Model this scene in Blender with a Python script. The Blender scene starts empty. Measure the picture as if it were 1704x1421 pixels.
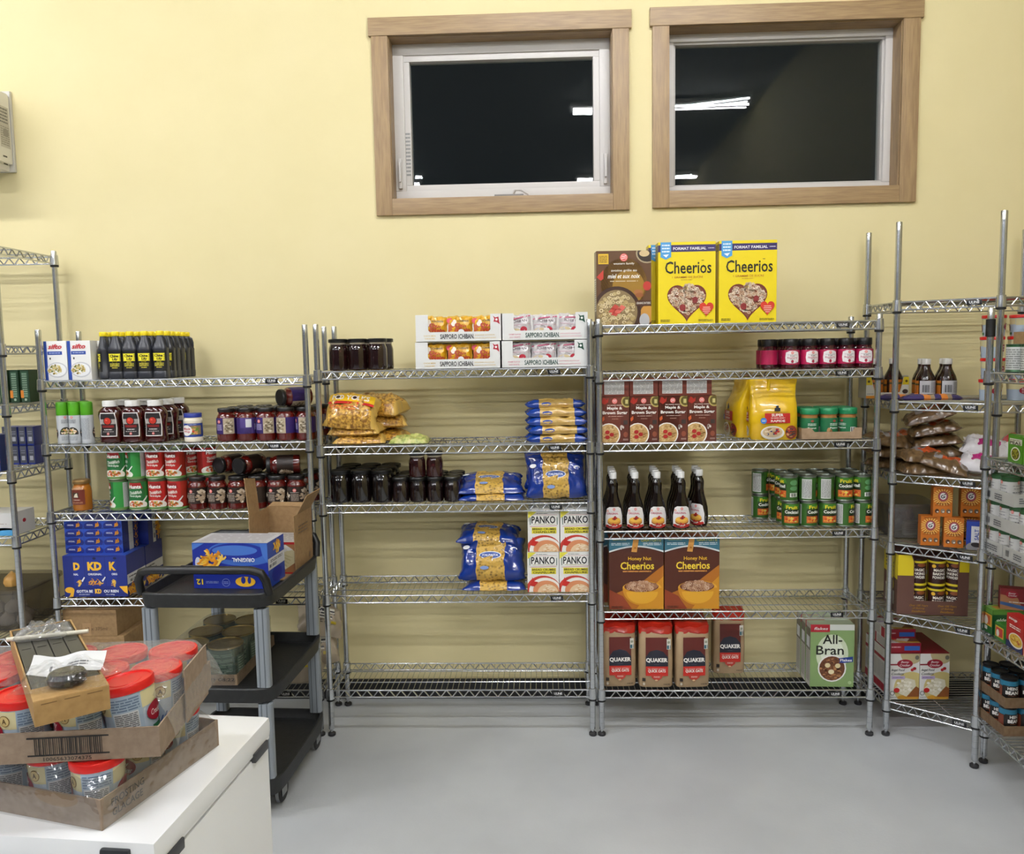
import bpy, bmesh, math, random
from mathutils import Vector, Matrix, noise
S = bpy.context.scene
COL = S.collection
PI = math.pi
# ------------------------------------------------------------------ camera, world, exposure
cam_data = bpy.data.cameras.new('camera')
cam = bpy.data.objects.new('camera', cam_data)
COL.objects.link(cam)
cam_data.sensor_fit = 'HORIZONTAL'
cam_data.sensor_width = 36.0
cam_data.lens = 36.0 * 1346.0 / 1704.0
cam_data.clip_start = 0.05
_cy, _sy, _cp, _sp, _cr, _sr = math.cos(.0364), math.sin(.0364), math.cos(.0943), math.sin(.0943), math.cos(-.0178), math.sin(-.0178)
_X, _Y, _Z = Vector((_cy, _sy, 0)), Vector((-_sy, _cy, 0)), Vector((0, 0, 1))
_F = _Y * _cp - _Z * _sp
_U = _Y * _sp + _Z * _cp
_R2, _U2 = _X * _cr + _U * _sr, _U * _cr - _X * _sr
cam.matrix_world = Matrix(((_R2.x, _U2.x, -_F.x, 0), (_R2.y, _U2.y, -_F.y, 0), (_R2.z, _U2.z, -_F.z, 1.7284), (0, 0, 0, 1)))
S.camera = cam
S.view_settings.view_transform = 'Standard'
S.view_settings.look = 'None'
S.view_settings.gamma = 1
S.view_settings.use_curve_mapping = False
S.view_settings.exposure = 0.0
world = bpy.data.worlds.new('night')
S.world = world
world.use_nodes = True
world.node_tree.nodes['Background'].inputs[0].default_value = (.012, .014, .016, 1)
world.node_tree.nodes['Background'].inputs[1].default_value = 1.0
TUBE_POWER = 178.0
# ------------------------------------------------------------------ materials
MATS = {}


def lin(h):
    r = []
    for i in (0, 2, 4):
        c = int(h[i:i + 2], 16) / 255
        r.append(c / 12.92 if c <= .04045 else ((c + .055) / 1.055) ** 2.4)
    return (*r, 1)


def m(h, rough=.5, metal=0.0, coat=0.0, emit=0.0):
    k = (h, rough, metal, coat, emit)
    if k in MATS:
        return MATS[k]
    a = bpy.data.materials.new('paint_' + h)
    a.use_nodes = True
    b = a.node_tree.nodes['Principled BSDF']
    b.inputs['Base Color'].default_value = lin(h)
    b.inputs['Roughness'].default_value = rough
    b.inputs['Metallic'].default_value = metal
    b.inputs['Coat Weight'].default_value = coat
    b.inputs['Coat Roughness'].default_value = .08
    if emit:
        b.inputs['Emission Color'].default_value = lin(h)
        b.inputs['Emission Strength'].default_value = emit
    MATS[k] = a
    return a


def noisy(name, c1, c2, scale, rough=.6, bump=0.0, stretch=(1, 1, 1), voronoi=False, detail=4, bscale=None, metal=0, coat=0, lo=.35, hi=.65, c3=None):
    if name in MATS:
        return MATS[name]
    a = bpy.data.materials.new(name)
    a.use_nodes = True
    nt = a.node_tree
    b = nt.nodes['Principled BSDF']
    tc = nt.nodes.new('ShaderNodeTexCoord')
    mp = nt.nodes.new('ShaderNodeMapping')
    mp.inputs['Scale'].default_value = stretch
    nt.links.new(tc.outputs['Object'], mp.inputs[0])
    tx = nt.nodes.new('ShaderNodeTexVoronoi' if voronoi else 'ShaderNodeTexNoise')
    tx.inputs['Scale'].default_value = scale
    if not voronoi:
        tx.inputs['Detail'].default_value = detail
    nt.links.new(mp.outputs[0], tx.inputs['Vector'])
    rp = nt.nodes.new('ShaderNodeValToRGB')
    rp.color_ramp.elements[0].position = lo
    rp.color_ramp.elements[1].position = hi
    rp.color_ramp.elements[0].color = lin(c1)
    rp.color_ramp.elements[1].color = lin(c2)
    if c3:
        e = rp.color_ramp.elements.new((lo + hi) / 2)
        e.color = lin(c3)
    nt.links.new(tx.outputs['Distance' if voronoi else 'Fac'], rp.inputs[0])
    nt.links.new(rp.outputs[0], b.inputs['Base Color'])
    b.inputs['Roughness'].default_value = rough
    b.inputs['Metallic'].default_value = metal
    b.inputs['Coat Weight'].default_value = coat
    if bump:
        n2 = nt.nodes.new('ShaderNodeTexNoise')
        n2.inputs['Scale'].default_value = bscale or scale
        nt.links.new(mp.outputs[0], n2.inputs['Vector'])
        bp = nt.nodes.new('ShaderNodeBump')
        bp.inputs['Strength'].default_value = bump
        bp.inputs['Distance'].default_value = .01
        nt.links.new(n2.outputs['Fac'], bp.inputs['Height'])
        nt.links.new(bp.outputs[0], b.inputs['Normal'])
    MATS[name] = a
    return a


def clear(name, fac, tint='ffffff', rough=.08, bump=0.0, scale=12, body=None, bodyfac=0.0):
    """thin clear film or glass: mostly see-through with a glossy share, optionally a faint body colour"""
    if name in MATS:
        return MATS[name]
    a = bpy.data.materials.new(name)
    a.use_nodes = True
    nt = a.node_tree
    nt.nodes.remove(nt.nodes['Principled BSDF'])
    out = nt.nodes['Material Output']
    t = nt.nodes.new('ShaderNodeBsdfTransparent')
    t.inputs[0].default_value = lin(tint)
    g = nt.nodes.new('ShaderNodeBsdfGlossy')
    g.inputs['Roughness'].default_value = rough
    mx = nt.nodes.new('ShaderNodeMixShader')
    mx.inputs[0].default_value = fac
    nt.links.new(t.outputs[0], mx.inputs[1])
    nt.links.new(g.outputs[0], mx.inputs[2])
    last = mx
    if bodyfac:
        d = nt.nodes.new('ShaderNodeBsdfDiffuse')
        d.inputs[0].default_value = lin(body)
        m2 = nt.nodes.new('ShaderNodeMixShader')
        m2.inputs[0].default_value = bodyfac
        nt.links.new(mx.outputs[0], m2.inputs[1])
        nt.links.new(d.outputs[0], m2.inputs[2])
        last = m2
    if bump:
        tc = nt.nodes.new('ShaderNodeTexCoord')
        n2 = nt.nodes.new('ShaderNodeTexNoise')
        n2.inputs['Scale'].default_value = scale
        nt.links.new(tc.outputs['Object'], n2.inputs['Vector'])
        bp = nt.nodes.new('ShaderNodeBump')
        bp.inputs['Strength'].default_value = bump
        bp.inputs['Distance'].default_value = .02
        nt.links.new(n2.outputs['Fac'], bp.inputs['Height'])
        nt.links.new(bp.outputs[0], g.inputs['Normal'])
    nt.links.new(last.outputs[0], out.inputs['Surface'])
    MATS[name] = a
    return a


CHROME = m('c6c9cc', .21, .92)
CHROME_DARK = m('8e9092', .3, 1.0)
BLACK = m('0c0c0d', .45)
WHITE = m('e9e9e6', .5)
KRAFT = noisy('kraft_card', '8f714c', '9c7d55', 60, .75, .05)
KRAFT_GREY = noisy('kraft_card_grey', '8b7764', '998571', 60, .7, .05)
WALL = noisy('yellow_wall_paint', 'ddd09e', 'e0d3a2', 3, .7, .03, bscale=260)
FLOOR = noisy('grey_floor_paint', 'b9bcbf', 'c4c7c9', 2.2, .38, .06, detail=8, bscale=90)
OAK = noisy('oak_trim', '8f7454', 'a48962', 9, .45, .04, stretch=(1, 8, 14), detail=6)
OAK_V = noisy('oak_trim_upright', '8f7454', 'a48962', 9, .45, .04, stretch=(14, 8, 1), detail=6)
VINYL = m('c9c5c0', .4)
PASTA = noisy('penne_pasta', '5e400f', 'd2a94c', 62, .35, .5, voronoi=True, bscale=120, coat=.6, lo=.05, hi=.5)
NOODLE = noisy('egg_noodles', '8a5a12', 'e2b048', 70, .35, .5, bscale=100, coat=.6, lo=.38, hi=.6)
FILM = clear('shrink_film', .12, 'f4f4f4', .12, .6, 22, 'e8e8e8', .05)
BAG_FILM = clear('bag_film', .07, 'fafafa', .07, .7, 34)
FILM_HEAVY = clear('crumpled_film', .12, 'f6f6f6', .1, .9, 30, 'ececec', .1)
BIN = clear('clear_bin_plastic', .07, 'dddbd6', .2, .1, 10, 'b5b1a8', .12)
GLASS = clear('window_glass', .03, 'e6eceb', .004)


# ------------------------------------------------------------------ mesh builder
class MB:
    def __init__(s):
        s.v, s.f, s.mi, s.sm, s.mats = [], [], [], [], []

    def idx(s, mat):
        if mat not in s.mats:
            s.mats.append(mat)
        return s.mats.index(mat)

    def add(s, vs, fs, mat, smooth=False, T=None):
        o = len(s.v)
        s.v += [tuple(T @ Vector(p)) for p in vs] if T is not None else [tuple(p) for p in vs]
        many = isinstance(mat, (list, tuple))
        for i, f in enumerate(fs):
            s.f.append([k + o for k in f])
            s.mi.append(s.idx(mat[i] if many else mat))
            s.sm.append(smooth)
        return s

    def box(s, x0, x1, y0, y1, z0, z1, mat, T=None, b=0.0):
        if b:
            bm = bmesh.new()
            bmesh.ops.create_cube(bm, size=1)
            for v in bm.verts:
                v.co = Vector(((x0 + x1) / 2 + v.co.x * (x1 - x0), (y0 + y1) / 2 + v.co.y * (y1 - y0), (z0 + z1) / 2 + v.co.z * (z1 - z0)))
            bmesh.ops.bevel(bm, geom=bm.edges[:], offset=b, segments=2, affect='EDGES', profile=.7)
            bm.verts.index_update()
            s.add([v.co.copy() for v in bm.verts], [[v.index for v in f.verts] for f in bm.faces], mat, True, T)
            bm.free()
            return s
        return s.add([(x0, y0, z0), (x1, y0, z0), (x1, y1, z0), (x0, y1, z0), (x0, y0, z1), (x1, y0, z1), (x1, y1, z1), (x0, y1, z1)],
                     [(0, 3, 2, 1), (4, 5, 6, 7), (0, 1, 5, 4), (1, 2, 6, 5), (2, 3, 7, 6), (3, 0, 4, 7)], mat, False, T)

    def tube(s, p, q, r, mat, n=8, r2=None, caps=True):
        p, q = Vector(p), Vector(q)
        d = (q - p).normalized()
        a = d.orthogonal().normalized()
        b = d.cross(a)
        r2 = r if r2 is None else r2
        vs = []
        for c, rr in ((p, r), (q, r2)):
            for i in range(n):
                t = 2 * PI * i / n
                vs.append(c + a * (math.cos(t) * rr) + b * (math.sin(t) * rr))
        fs = [(i, (i + 1) % n, n + (i + 1) % n, n + i) for i in range(n)]
        s.add(vs, fs, mat, n > 5)
        if caps:
            s.add(vs, [tuple(range(n - 1, -1, -1)), tuple(range(n, 2 * n))], mat)
        return s

    def path(s, pts, r, mat, n=8, closed=False):
        pts = [Vector(p) for p in pts]
        k = len(pts)
        vs, ref = [], None
        for i in range(k):
            d = (pts[(i + 1) % k] - pts[i - 1]) if closed or 0 < i < k - 1 else (pts[1] - pts[0] if i == 0 else pts[-1] - pts[-2])
            d.normalize()
            if ref is None:
                ref = d.orthogonal().normalized()
            ref = (ref - d * ref.dot(d)).normalized()
            b = d.cross(ref)
            for j in range(n):
                t = 2 * PI * j / n
                vs.append(pts[i] + ref * (math.cos(t) * r) + b * (math.sin(t) * r))
        fs = []
        for i in range(k if closed else k - 1):
            for j in range(n):
                a, c = i * n, ((i + 1) % k) * n
                fs.append((a + j, a + (j + 1) % n, c + (j + 1) % n, c + j))
        if not closed:
            fs += [tuple(range(n - 1, -1, -1)), tuple(range((k - 1) * n, k * n))]
        return s.add(vs, fs, mat, True)

    def lathe(s, prof, mat, n=20, T=None, cap0=True, cap1=True):
        vs = [(r * math.cos(2 * PI * i / n), r * math.sin(2 * PI * i / n), z) for r, z in prof for i in range(n)]
        fs = [(k * n + i, k * n + (i + 1) % n, (k + 1) * n + (i + 1) % n, (k + 1) * n + i) for k in range(len(prof) - 1) for i in range(n)]
        s.add(vs, fs, mat, True, T)
        if cap0:
            s.add(vs[:n], [tuple(range(n - 1, -1, -1))], mat, False, T)
        if cap1:
            s.add(vs[-n:], [tuple(range(n))], mat, False, T)
        return s

    def loft(s, secs, mat, n=24, cap=True):
        """secs: (z, width, depth, exponent[, dx, dy])"""
        vs = []
        for q in secs:
            z, w, d, e = q[:4]
            dx, dy = q[4:6] if len(q) > 4 else (0, 0)
            for i in range(n):
                t = 2 * PI * (i + .5) / n
                c, sn = math.cos(t), math.sin(t)
                vs.append((dx + w / 2 * math.copysign(abs(c) ** (2 / e), c), dy + d / 2 * math.copysign(abs(sn) ** (2 / e), sn), z))
        fs = [(k * n + i, k * n + (i + 1) % n, (k + 1) * n + (i + 1) % n, (k + 1) * n + i) for k in range(len(secs) - 1) for i in range(n)]
        s.add(vs, fs, mat, True)
        if cap:
            s.add(vs[:n], [tuple(range(n - 1, -1, -1))], mat)
            s.add(vs[-n:], [tuple(range(n))], mat)
        return s

    def pillow(s, w, d, h, matf, seed=0, nx=22, ny=14, wr=.006, pw=3.0, flat=.35, seal=.08):
        """a filled bag lying on the ground: crimped ends along x, wrinkled skin"""
        off = Vector((seed * 3.7, seed * 1.3, 0))
        top, bot = [], []
        for j in range(ny + 1):
            for i in range(nx + 1):
                u, v = 2 * i / nx - 1, 2 * j / ny - 1
                k = max(0, 1 - abs(u) ** (pw * 1.6)) ** .6 * max(0, 1 - abs(v) ** pw) ** .5
                if abs(u) > 1 - seal:
                    k *= .15
                shrink = 1 - .06 * (1 - abs(v)) * (abs(u) ** 3)
                nz = noise.noise(Vector((u * 3, v * 2.5, 0)) + off) * wr + noise.noise(Vector((u * 9, v * 6, 4)) + off) * wr * .45
                x = u * w / 2 * shrink + noise.noise(Vector((v * 4, 7, u)) + off) * wr * .6
                y = v * d / 2 * (1 - .05 * abs(u) ** 4) + noise.noise(Vector((u * 4, 2, v)) + off) * wr * .6
                zm = h * flat * .45
                top.append((x, y, zm + (h - zm) * k + nz * (.35 + k)))
                bot.append((x, y, max(0, zm - zm * min(1, k * 2.2))))
        fs, ms = [], []
        W = nx + 1
        for j in range(ny):
            for i in range(nx):
                a = j * W + i
                q = (a, a + 1, a + W + 1, a + W)
                mt = matf((2 * i + 1) / nx - 1, (2 * j + 1) / ny - 1)
                fs.append(q)
                ms.append(mt)
                fs.append(tuple(k + len(top) for k in reversed(q)))
                ms.append(mt)
        o = len(top)
        rim = [i for i in range(W)] + [j * W + nx for j in range(1, ny + 1)] + [ny * W + i for i in range(nx - 1, -1, -1)] + [j * W for j in range(ny - 1, 0, -1)]
        for a, b in zip(rim, rim[1:] + rim[:1]):
            fs.append((b, a, a + o, b + o))
            p = top[a]
            ms.append(matf(max(-.99, min(.99, 2 * p[0] / w)), max(-.99, min(.99, 2 * p[1] / d))))
        return s.add(top + bot, fs, ms, True)

    def art(s, A, fn, step=None, stepy=None):
        for vs, fs, mat, l in A.items:
            if (step and max(p[0] for p in vs) - min(p[0] for p in vs) > step) or (stepy and max(p[1] for p in vs) - min(p[1] for p in vs) > stepy):
                bm = bmesh.new()
                bv = [bm.verts.new((p[0], p[1], 0)) for p in vs]
                for f in fs:
                    try:
                        bm.faces.new([bv[k] for k in f])
                    except ValueError:
                        pass
                x = math.floor(min(p[0] for p in vs) / step) * step + step
                while x < max(p[0] for p in vs):
                    bmesh.ops.bisect_plane(bm, geom=bm.verts[:] + bm.edges[:] + bm.faces[:], plane_co=(x, 0, 0), plane_no=(1, 0, 0))
                    x += step
                if stepy:
                    x = math.floor(min(p[1] for p in vs) / stepy) * stepy + stepy
                    while x < max(p[1] for p in vs):
                        bmesh.ops.bisect_plane(bm, geom=bm.verts[:] + bm.edges[:] + bm.faces[:], plane_co=(0, x, 0), plane_no=(0, 1, 0))
                        x += stepy
                bm.verts.index_update()
                v2 = [(v.co.x, v.co.y) for v in bm.verts]
                f2 = [[v.index for v in f.verts] for f in bm.faces]
                bm.free()
            else:
                v2, f2 = vs, fs
            s.add([fn(p[0], p[1], l) for p in v2], f2, mat)
        return s

    def mesh(s, name):
        me = bpy.data.meshes.new(name)
        me.from_pydata(s.v, [], s.f)
        for a in s.mats:
            me.materials.append(a)
        me.polygons.foreach_set('material_index', s.mi)
        me.polygons.foreach_set('use_smooth', s.sm)
        me.update()
        me.set_sharp_from_angle(angle=math.radians(38))
        return me

    def build(s, name, parent=None, loc=(0, 0, 0)):
        o = bpy.data.objects.new(name, s.mesh(name))
        COL.objects.link(o)
        o.parent = parent
        o.location = loc
        return o


EPS = .00035


def front(y, x0=0.0):
    return lambda x, v, l: (x + x0, y - EPS * (l + 1), v)


def rightside(x, y0=0.0):
    return lambda u, v, l: (x + EPS * (l + 1), u + y0, v)


def leftside(x, y0=0.0):
    return lambda u, v, l: (x - EPS * (l + 1), -u + y0, v)


def topside(z, y0=0.0):
    return lambda u, v, l: (u, v + y0, z + EPS * (l + 1))


def wrap(r, z0=0.0):
    return lambda x, v, l: ((r + EPS * (l + 1)) * math.sin(x / r), -(r + EPS * (l + 1)) * math.cos(x / r), v + z0)


def onloft(secs):
    def fn(x, v, l):
        for a, b in zip(secs, secs[1:]):
            if a[0] <= v <= b[0]:
                break
        t = 0 if b[0] == a[0] else max(0, min(1, (v - a[0]) / (b[0] - a[0])))
        w, d, e = (a[i] + (b[i] - a[i]) * t for i in (1, 2, 3))
        dy = (a[5] + (b[5] - a[5]) * t) if len(a) > 4 else 0
        u = min(.985, abs(2 * x / w))
        return (x, dy - d / 2 * (1 - u ** e) ** (1 / e) - EPS * (l + 1.5), v)
    return fn


TXT = {}


def text_mesh(s, bold, shear):
    k = (s, bold, shear)
    if k not in TXT:
        c = bpy.data.curves.new('lettering', 'FONT')
        c.body = s
        c.offset = bold
        c.shear = shear
        c.resolution_u = 2
        c.fill_mode = 'FRONT'
        o = bpy.data.objects.new('lettering', c)
        me = bpy.data.meshes.new_from_object(o)
        vs = [(v.co.x, v.co.y) for v in me.vertices]
        fs = [tuple(p.vertices) for p in me.polygons]
        bpy.data.objects.remove(o)
        bpy.data.meshes.remove(me)
        bpy.data.curves.remove(c)
        TXT[k] = (vs, fs)
    return TXT[k]


class Art:
    """flat print in label coordinates (metres), later laid on a face, a can or a bottle"""

    def __init__(s):
        s.items = []

    def poly(s, pts, col, l=1):
        s.items.append(([tuple(p) for p in pts], [tuple(range(len(pts)))], col if not isinstance(col, str) else m(col, .4), l))
        return s

    def rect(s, x0, y0, x1, y1, col, l=1):
        return s.poly([(x0, y0), (x1, y0), (x1, y1), (x0, y1)], col, l)

    def ell(s, cx, cy, rx, ry, col, l=2, n=20, a0=0, a1=2 * PI):
        full = a1 - a0 > 6.2
        k = n if full else n + 1
        return s.poly([(cx + rx * math.cos(a0 + (a1 - a0) * i / n), cy + ry * math.sin(a0 + (a1 - a0) * i / n)) for i in range(k)], col, l)

    def ring(s, cx, cy, ro, ri, col, l=3, n=9, sy=1.0):
        vs = [(cx + r * math.cos(2 * PI * i / n), cy + r * sy * math.sin(2 * PI * i / n)) for r in (ro, ri) for i in range(n)]
        s.items.append((vs, [(i, (i + 1) % n, n + (i + 1) % n, n + i) for i in range(n)], m(col, .4), l))
        return s

    def heart(s, cx, cy, w, h, col, l=2, n=36):
        p = []
        for i in range(n):
            t = 2 * PI * i / n
            p.append((cx + w / 32 * 16 * math.sin(t) ** 3, cy + h / 29 * (13 * math.cos(t) - 5 * math.cos(2 * t) - 2 * math.cos(3 * t) - math.cos(4 * t) + 2.5)))
        return s.poly(p[::-1], col, l)

    def txt(s, t, cx, cy, w, h, col, l=4, bold=.0, shear=.0, rot=0.0, flip=False):
        vs, fs = text_mesh(t, bold, shear)
        x0, x1 = min(p[0] for p in vs), max(p[0] for p in vs)
        y0, y1 = min(p[1] for p in vs), max(p[1] for p in vs)
        c, sn = math.cos(rot), math.sin(rot)
        o = []
        for x, y in vs:
            a, b = ((x - x0) / (x1 - x0) - .5) * w, ((y - y0) / (y1 - y0) - .5) * h
            if flip:
                a, b = -a, -b
            o.append((cx + a * c - b * sn, cy + a * sn + b * c))
        s.items.append((o, fs, m(col, .4), l))
        return s

    def lines(s, x0, y0, x1, y1, n, col, l=3, seed=1, fill=.5):
        r = random.Random(seed)
        dy = (y1 - y0) / n
        for i in range(n):
            b = x0
            while b < x1:
                e = min(x1, b + (x1 - x0) * r.uniform(.12, .4))
                s.rect(b, y0 + dy * i + dy * .2, e, y0 + dy * i + dy * (.2 + fill), col, l)
                b = e + (x1 - x0) * .04
        return s

    def bars(s, x0, y0, x1, y1, n, col='111111', l=3, seed=2):
        r = random.Random(seed)
        dx = (x1 - x0) / n
        for i in range(n):
            s.rect(x0 + dx * i, y0, x0 + dx * (i + r.uniform(.25, .75)), y1, col, l)
        return s

    def blobs(s, cx, cy, rx, ry, n, cols, size, l=3, seed=1, ring=False, inside=None):
        r = random.Random(seed)
        k = 0
        while k < n:
            a, q = r.uniform(0, 2 * PI), math.sqrt(r.random())
            x, y = cx + rx * q * math.cos(a), cy + ry * q * math.sin(a)
            k += 1
            if inside and not inside(x, y):
                continue
            z = size * r.uniform(.7, 1.2)
            if ring:
                s.ring(x, y, z, z * .45, r.choice(cols), l + (k % 3), 8, r.uniform(.6, 1))
            else:
                s.ell(x, y, z, z * r.uniform(.5, .9), r.choice(cols), l + (k % 4), 7)
        return s


# ------------------------------------------------------------------ things
def tag(o, label=None, cat=None, group=None, kind=None):
    if label:
        o['label'] = label
    if cat:
        o['category'] = cat
    if group:
        o['group'] = group
    if kind:
        o['kind'] = kind
    return o


def thing(name, label=None, cat=None, group=None, loc=(0, 0, 0), rot=(0, 0, 0)):
    o = bpy.data.objects.new(name, None)
    COL.objects.link(o)
    o.empty_display_size = .05
    o.location = loc
    o.rotation_euler = rot
    return tag(o, label, cat, group)


def copy_tree(o, parent=None):
    c = o.copy()
    COL.objects.link(c)
    c.parent = parent
    for ch in list(o.children):
        copy_tree(ch, c)
    return c


class Kind:
    """one built thing; the first put() places it, later ones place copies with copies of its parts"""

    def __init__(s, root, cat):
        s.root, s.cat, s.used = root, cat, False

    def put(s, x, y, z, label, group=None, rz=0.0, rot=None):
        o = copy_tree(s.root) if s.used else s.root
        s.used = True
        o.location = (x, y, z)
        o.rotation_euler = rot if rot else (0, 0, rz)
        for k in ('group',):
            if k in o:
                del o[k]
        return tag(o, label, s.cat, group)


ORD = ['first', 'second', 'third', 'fourth', 'fifth', 'sixth', 'seventh', 'eighth', 'ninth', 'tenth']
ROW = ['front row', 'second row', 'third row', 'fourth row', 'fifth row', 'sixth row', 'seventh row', 'eighth row']
rng = random.Random(5)
# ------------------------------------------------------------------ room
YW, XL, XR, YB, ZC = 3.90, -8.2, 2.33, -7.0, 4.3


def wall_with_holes(name, y, t, x0, x1, z0, z1, holes, mat):
    xs = sorted({x0, x1, *[h[0] for h in holes], *[h[1] for h in holes]})
    zs = sorted({z0, z1, *[h[2] for h in holes], *[h[3] for h in holes]})
    b = MB()
    hole = lambda a, c: any(h[0] < a < h[1] and h[2] < c < h[3] for h in holes)
    for xa, xb in zip(xs, xs[1:]):
        for za, zb in zip(zs, zs[1:]):
            if hole((xa + xb) / 2, (za + zb) / 2):
                continue
            for yy, rv in ((y, 0), (y + t, 1)):
                q = [(xa, yy, za), (xb, yy, za), (xb, yy, zb), (xa, yy, zb)]
                b.add(q, [(0, 1, 2, 3) if not rv else (3, 2, 1, 0)], mat)
    for h in holes:
        b.add([(h[0], y, h[2]), (h[1], y, h[2]), (h[1], y, h[3]), (h[0], y, h[3]), (h[0], y + t, h[2]), (h[1], y + t, h[2]), (h[1], y + t, h[3]), (h[0], y + t, h[3])],
              [(0, 4, 5, 1), (1, 5, 6, 2), (2, 6, 7, 3), (3, 7, 4, 0)], mat)
    return tag(b.build(name), kind='structure')


W1, W2 = (-.765, .428, 2.375, 3.272), (.535, 1.745, 2.38, 3.277)
CW = .077
wall_with_holes('wall_back', YW, .2, XL - .1, XR + .1, 0, ZC, [(w[0] + .068, w[1] - .068, w[2] + .068, w[3] - .068) for w in (W1, W2)], WALL)
for nm, a in (('wall_left', (XL - .1, XL, YB, YW)), ('wall_right', (XR, XR + .1, YB, YW)), ('wall_front', (XL - .1, XR + .1, YB - .1, YB))):
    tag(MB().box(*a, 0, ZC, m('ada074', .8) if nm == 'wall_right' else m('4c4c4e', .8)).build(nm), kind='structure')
tag(MB().box(XL - .1, XR + .1, YB - .1, YW + .2, -.1, 0, FLOOR).build('floor'), kind='structure')
tag(MB().box(XL - .1, XR + .1, YB - .1, YW + .2, ZC, ZC + .1, m('8c8c8a', .8)).build('ceiling'), kind='structure')
tag(MB().box(XL, XR, YW - .012, YW, 0, .1, m('17181a', .4), b=.003).build('baseboard_back'), kind='structure')
tag(MB().box(XR - .012, XR, YB, YW - .013, 0, .1, m('17181a', .4), b=.003).build('baseboard_right'), kind='structure')
tag(MB().box(XL, XL + .012, YB, YW - .013, 0, .1, m('17181a', .4), b=.003).build('baseboard_left'), kind='structure')


def window(name, w, opens):
    x0, x1, z0, z1 = w
    r = tag(thing(name), kind='structure')
    y = YW - .019
    c = MB()
    c.box(x0 - .012, x1 + .012, y - .004, YW, z1 - CW - .004, z1, OAK, b=.003)
    c.box(x0 + CW, x1 - CW, y, YW, z0, z0 + CW, OAK, b=.003)
    c.build('casing', r)
    c = MB()
    c.box(x0, x0 + CW, y, YW, z0, z1 - CW - .004, OAK_V, b=.003)
    c.box(x1 - CW, x1, y, YW, z0, z1 - CW - .004, OAK_V, b=.003)
    c.build('side_casing', r)
    a, b_, lo, hi = x0 + CW - .003, x1 - CW + .003, z0 + CW - .003, z1 - CW - .001
    dp = YW + .125
    j = MB()
    j.box(a - .006, a + .006, YW - .002, dp, lo, hi, OAK_V)
    j.box(b_ - .006, b_ + .006, YW - .002, dp, lo, hi, OAK_V)
    j.box(a, b_, YW - .002, dp, hi - .006, hi + .006, OAK)
    j.box(a, b_, YW - .002, dp, lo - .006, lo + .006, OAK)
    j.build('jamb', r)

    def frame(bw, ya, yb, p, q, s, t, mat, nm):
        f = MB()
        f.box(p, q, ya, yb, t - bw, t, mat, b=.004)
        f.box(p, q, ya, yb, s, s + bw, mat, b=.004)
        f.box(p, p + bw, ya, yb, s + bw, t - bw, mat, b=.004)
        f.box(q - bw, q, ya, yb, s + bw, t - bw, mat, b=.004)
        return f.build(nm, r)
    a, b_, lo, hi = a + .006, b_ - .006, lo + .006, hi - .006
    if opens:
        frame(.05, YW + .085, YW + .16, a, b_, lo, hi, VINYL, 'window_frame')
        frame(.033, YW + .095, YW + .15, a + .046, b_ - .046, lo + .046, hi - .046, VINYL, 'sash')
        g = .079
        for sx in (a + .024, b_ - .024):
            l = MB()
            l.box(sx - .008, sx + .008, YW + .07, YW + .09, lo + .06, lo + .2, VINYL, b=.004)
            l.box(sx - .005, sx + .005, YW + .055, YW + .072, lo + .09, lo + .18, VINYL, b=.003)
            l.build('latch_lever', r)
        k = MB()
        mx = (a + b_) / 2 + .05
        k.box(mx - .09, mx + .05, YW + .05, YW + .09, lo, lo + .018, m('77736e', .35), b=.004)
        k.path([(mx, YW + .055, lo + .018), (mx + .01, YW + .045, lo + .035), (mx + .04, YW + .04, lo + .034), (mx + .075, YW + .042, lo + .012)], .006, VINYL)
        k.build('crank_handle', r)
        st = MB()
        A = Art().lines(-.011, 0, .011, .21, 12, '8a8a88', 1)
        st.art(A, front(YW + .0945, a + .062))
        st.build('sticker', r, (0, 0, lo + .12))
    else:
        frame(.034, YW + .085, YW + .16, a, b_, lo + .0, hi, VINYL, 'window_frame')
        frame(.012, YW + .1, YW + .15, a + .032, b_ - .032, lo + .032, hi - .032, m('bdb9b4', .4), 'glazing_bead')
        g = .044
    for nm, yy, tw in (('inner_pane', YW + .125, 0), ('outer_pane', YW + .142, .0012 if opens else -.003)):
        p = MB()
        N = 12
        vs = [(a + g + (b_ - a - 2 * g) * i / N, yy + tw * (2 * i / N - 1 + (-.6 if opens else 1)) * (2 * j / N - 1), lo + g + (hi - lo - 2 * g) * j / N) for j in range(N + 1) for i in range(N + 1)]
        p.add(vs, [(j * (N + 1) + i, j * (N + 1) + i + 1, (j + 1) * (N + 1) + i + 1, (j + 1) * (N + 1) + i) for j in range(N) for i in range(N)], GLASS, True)
        p.build(nm, r)
    return r


window('window_1', W1, True)
window('window_2', W2, False)

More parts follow.
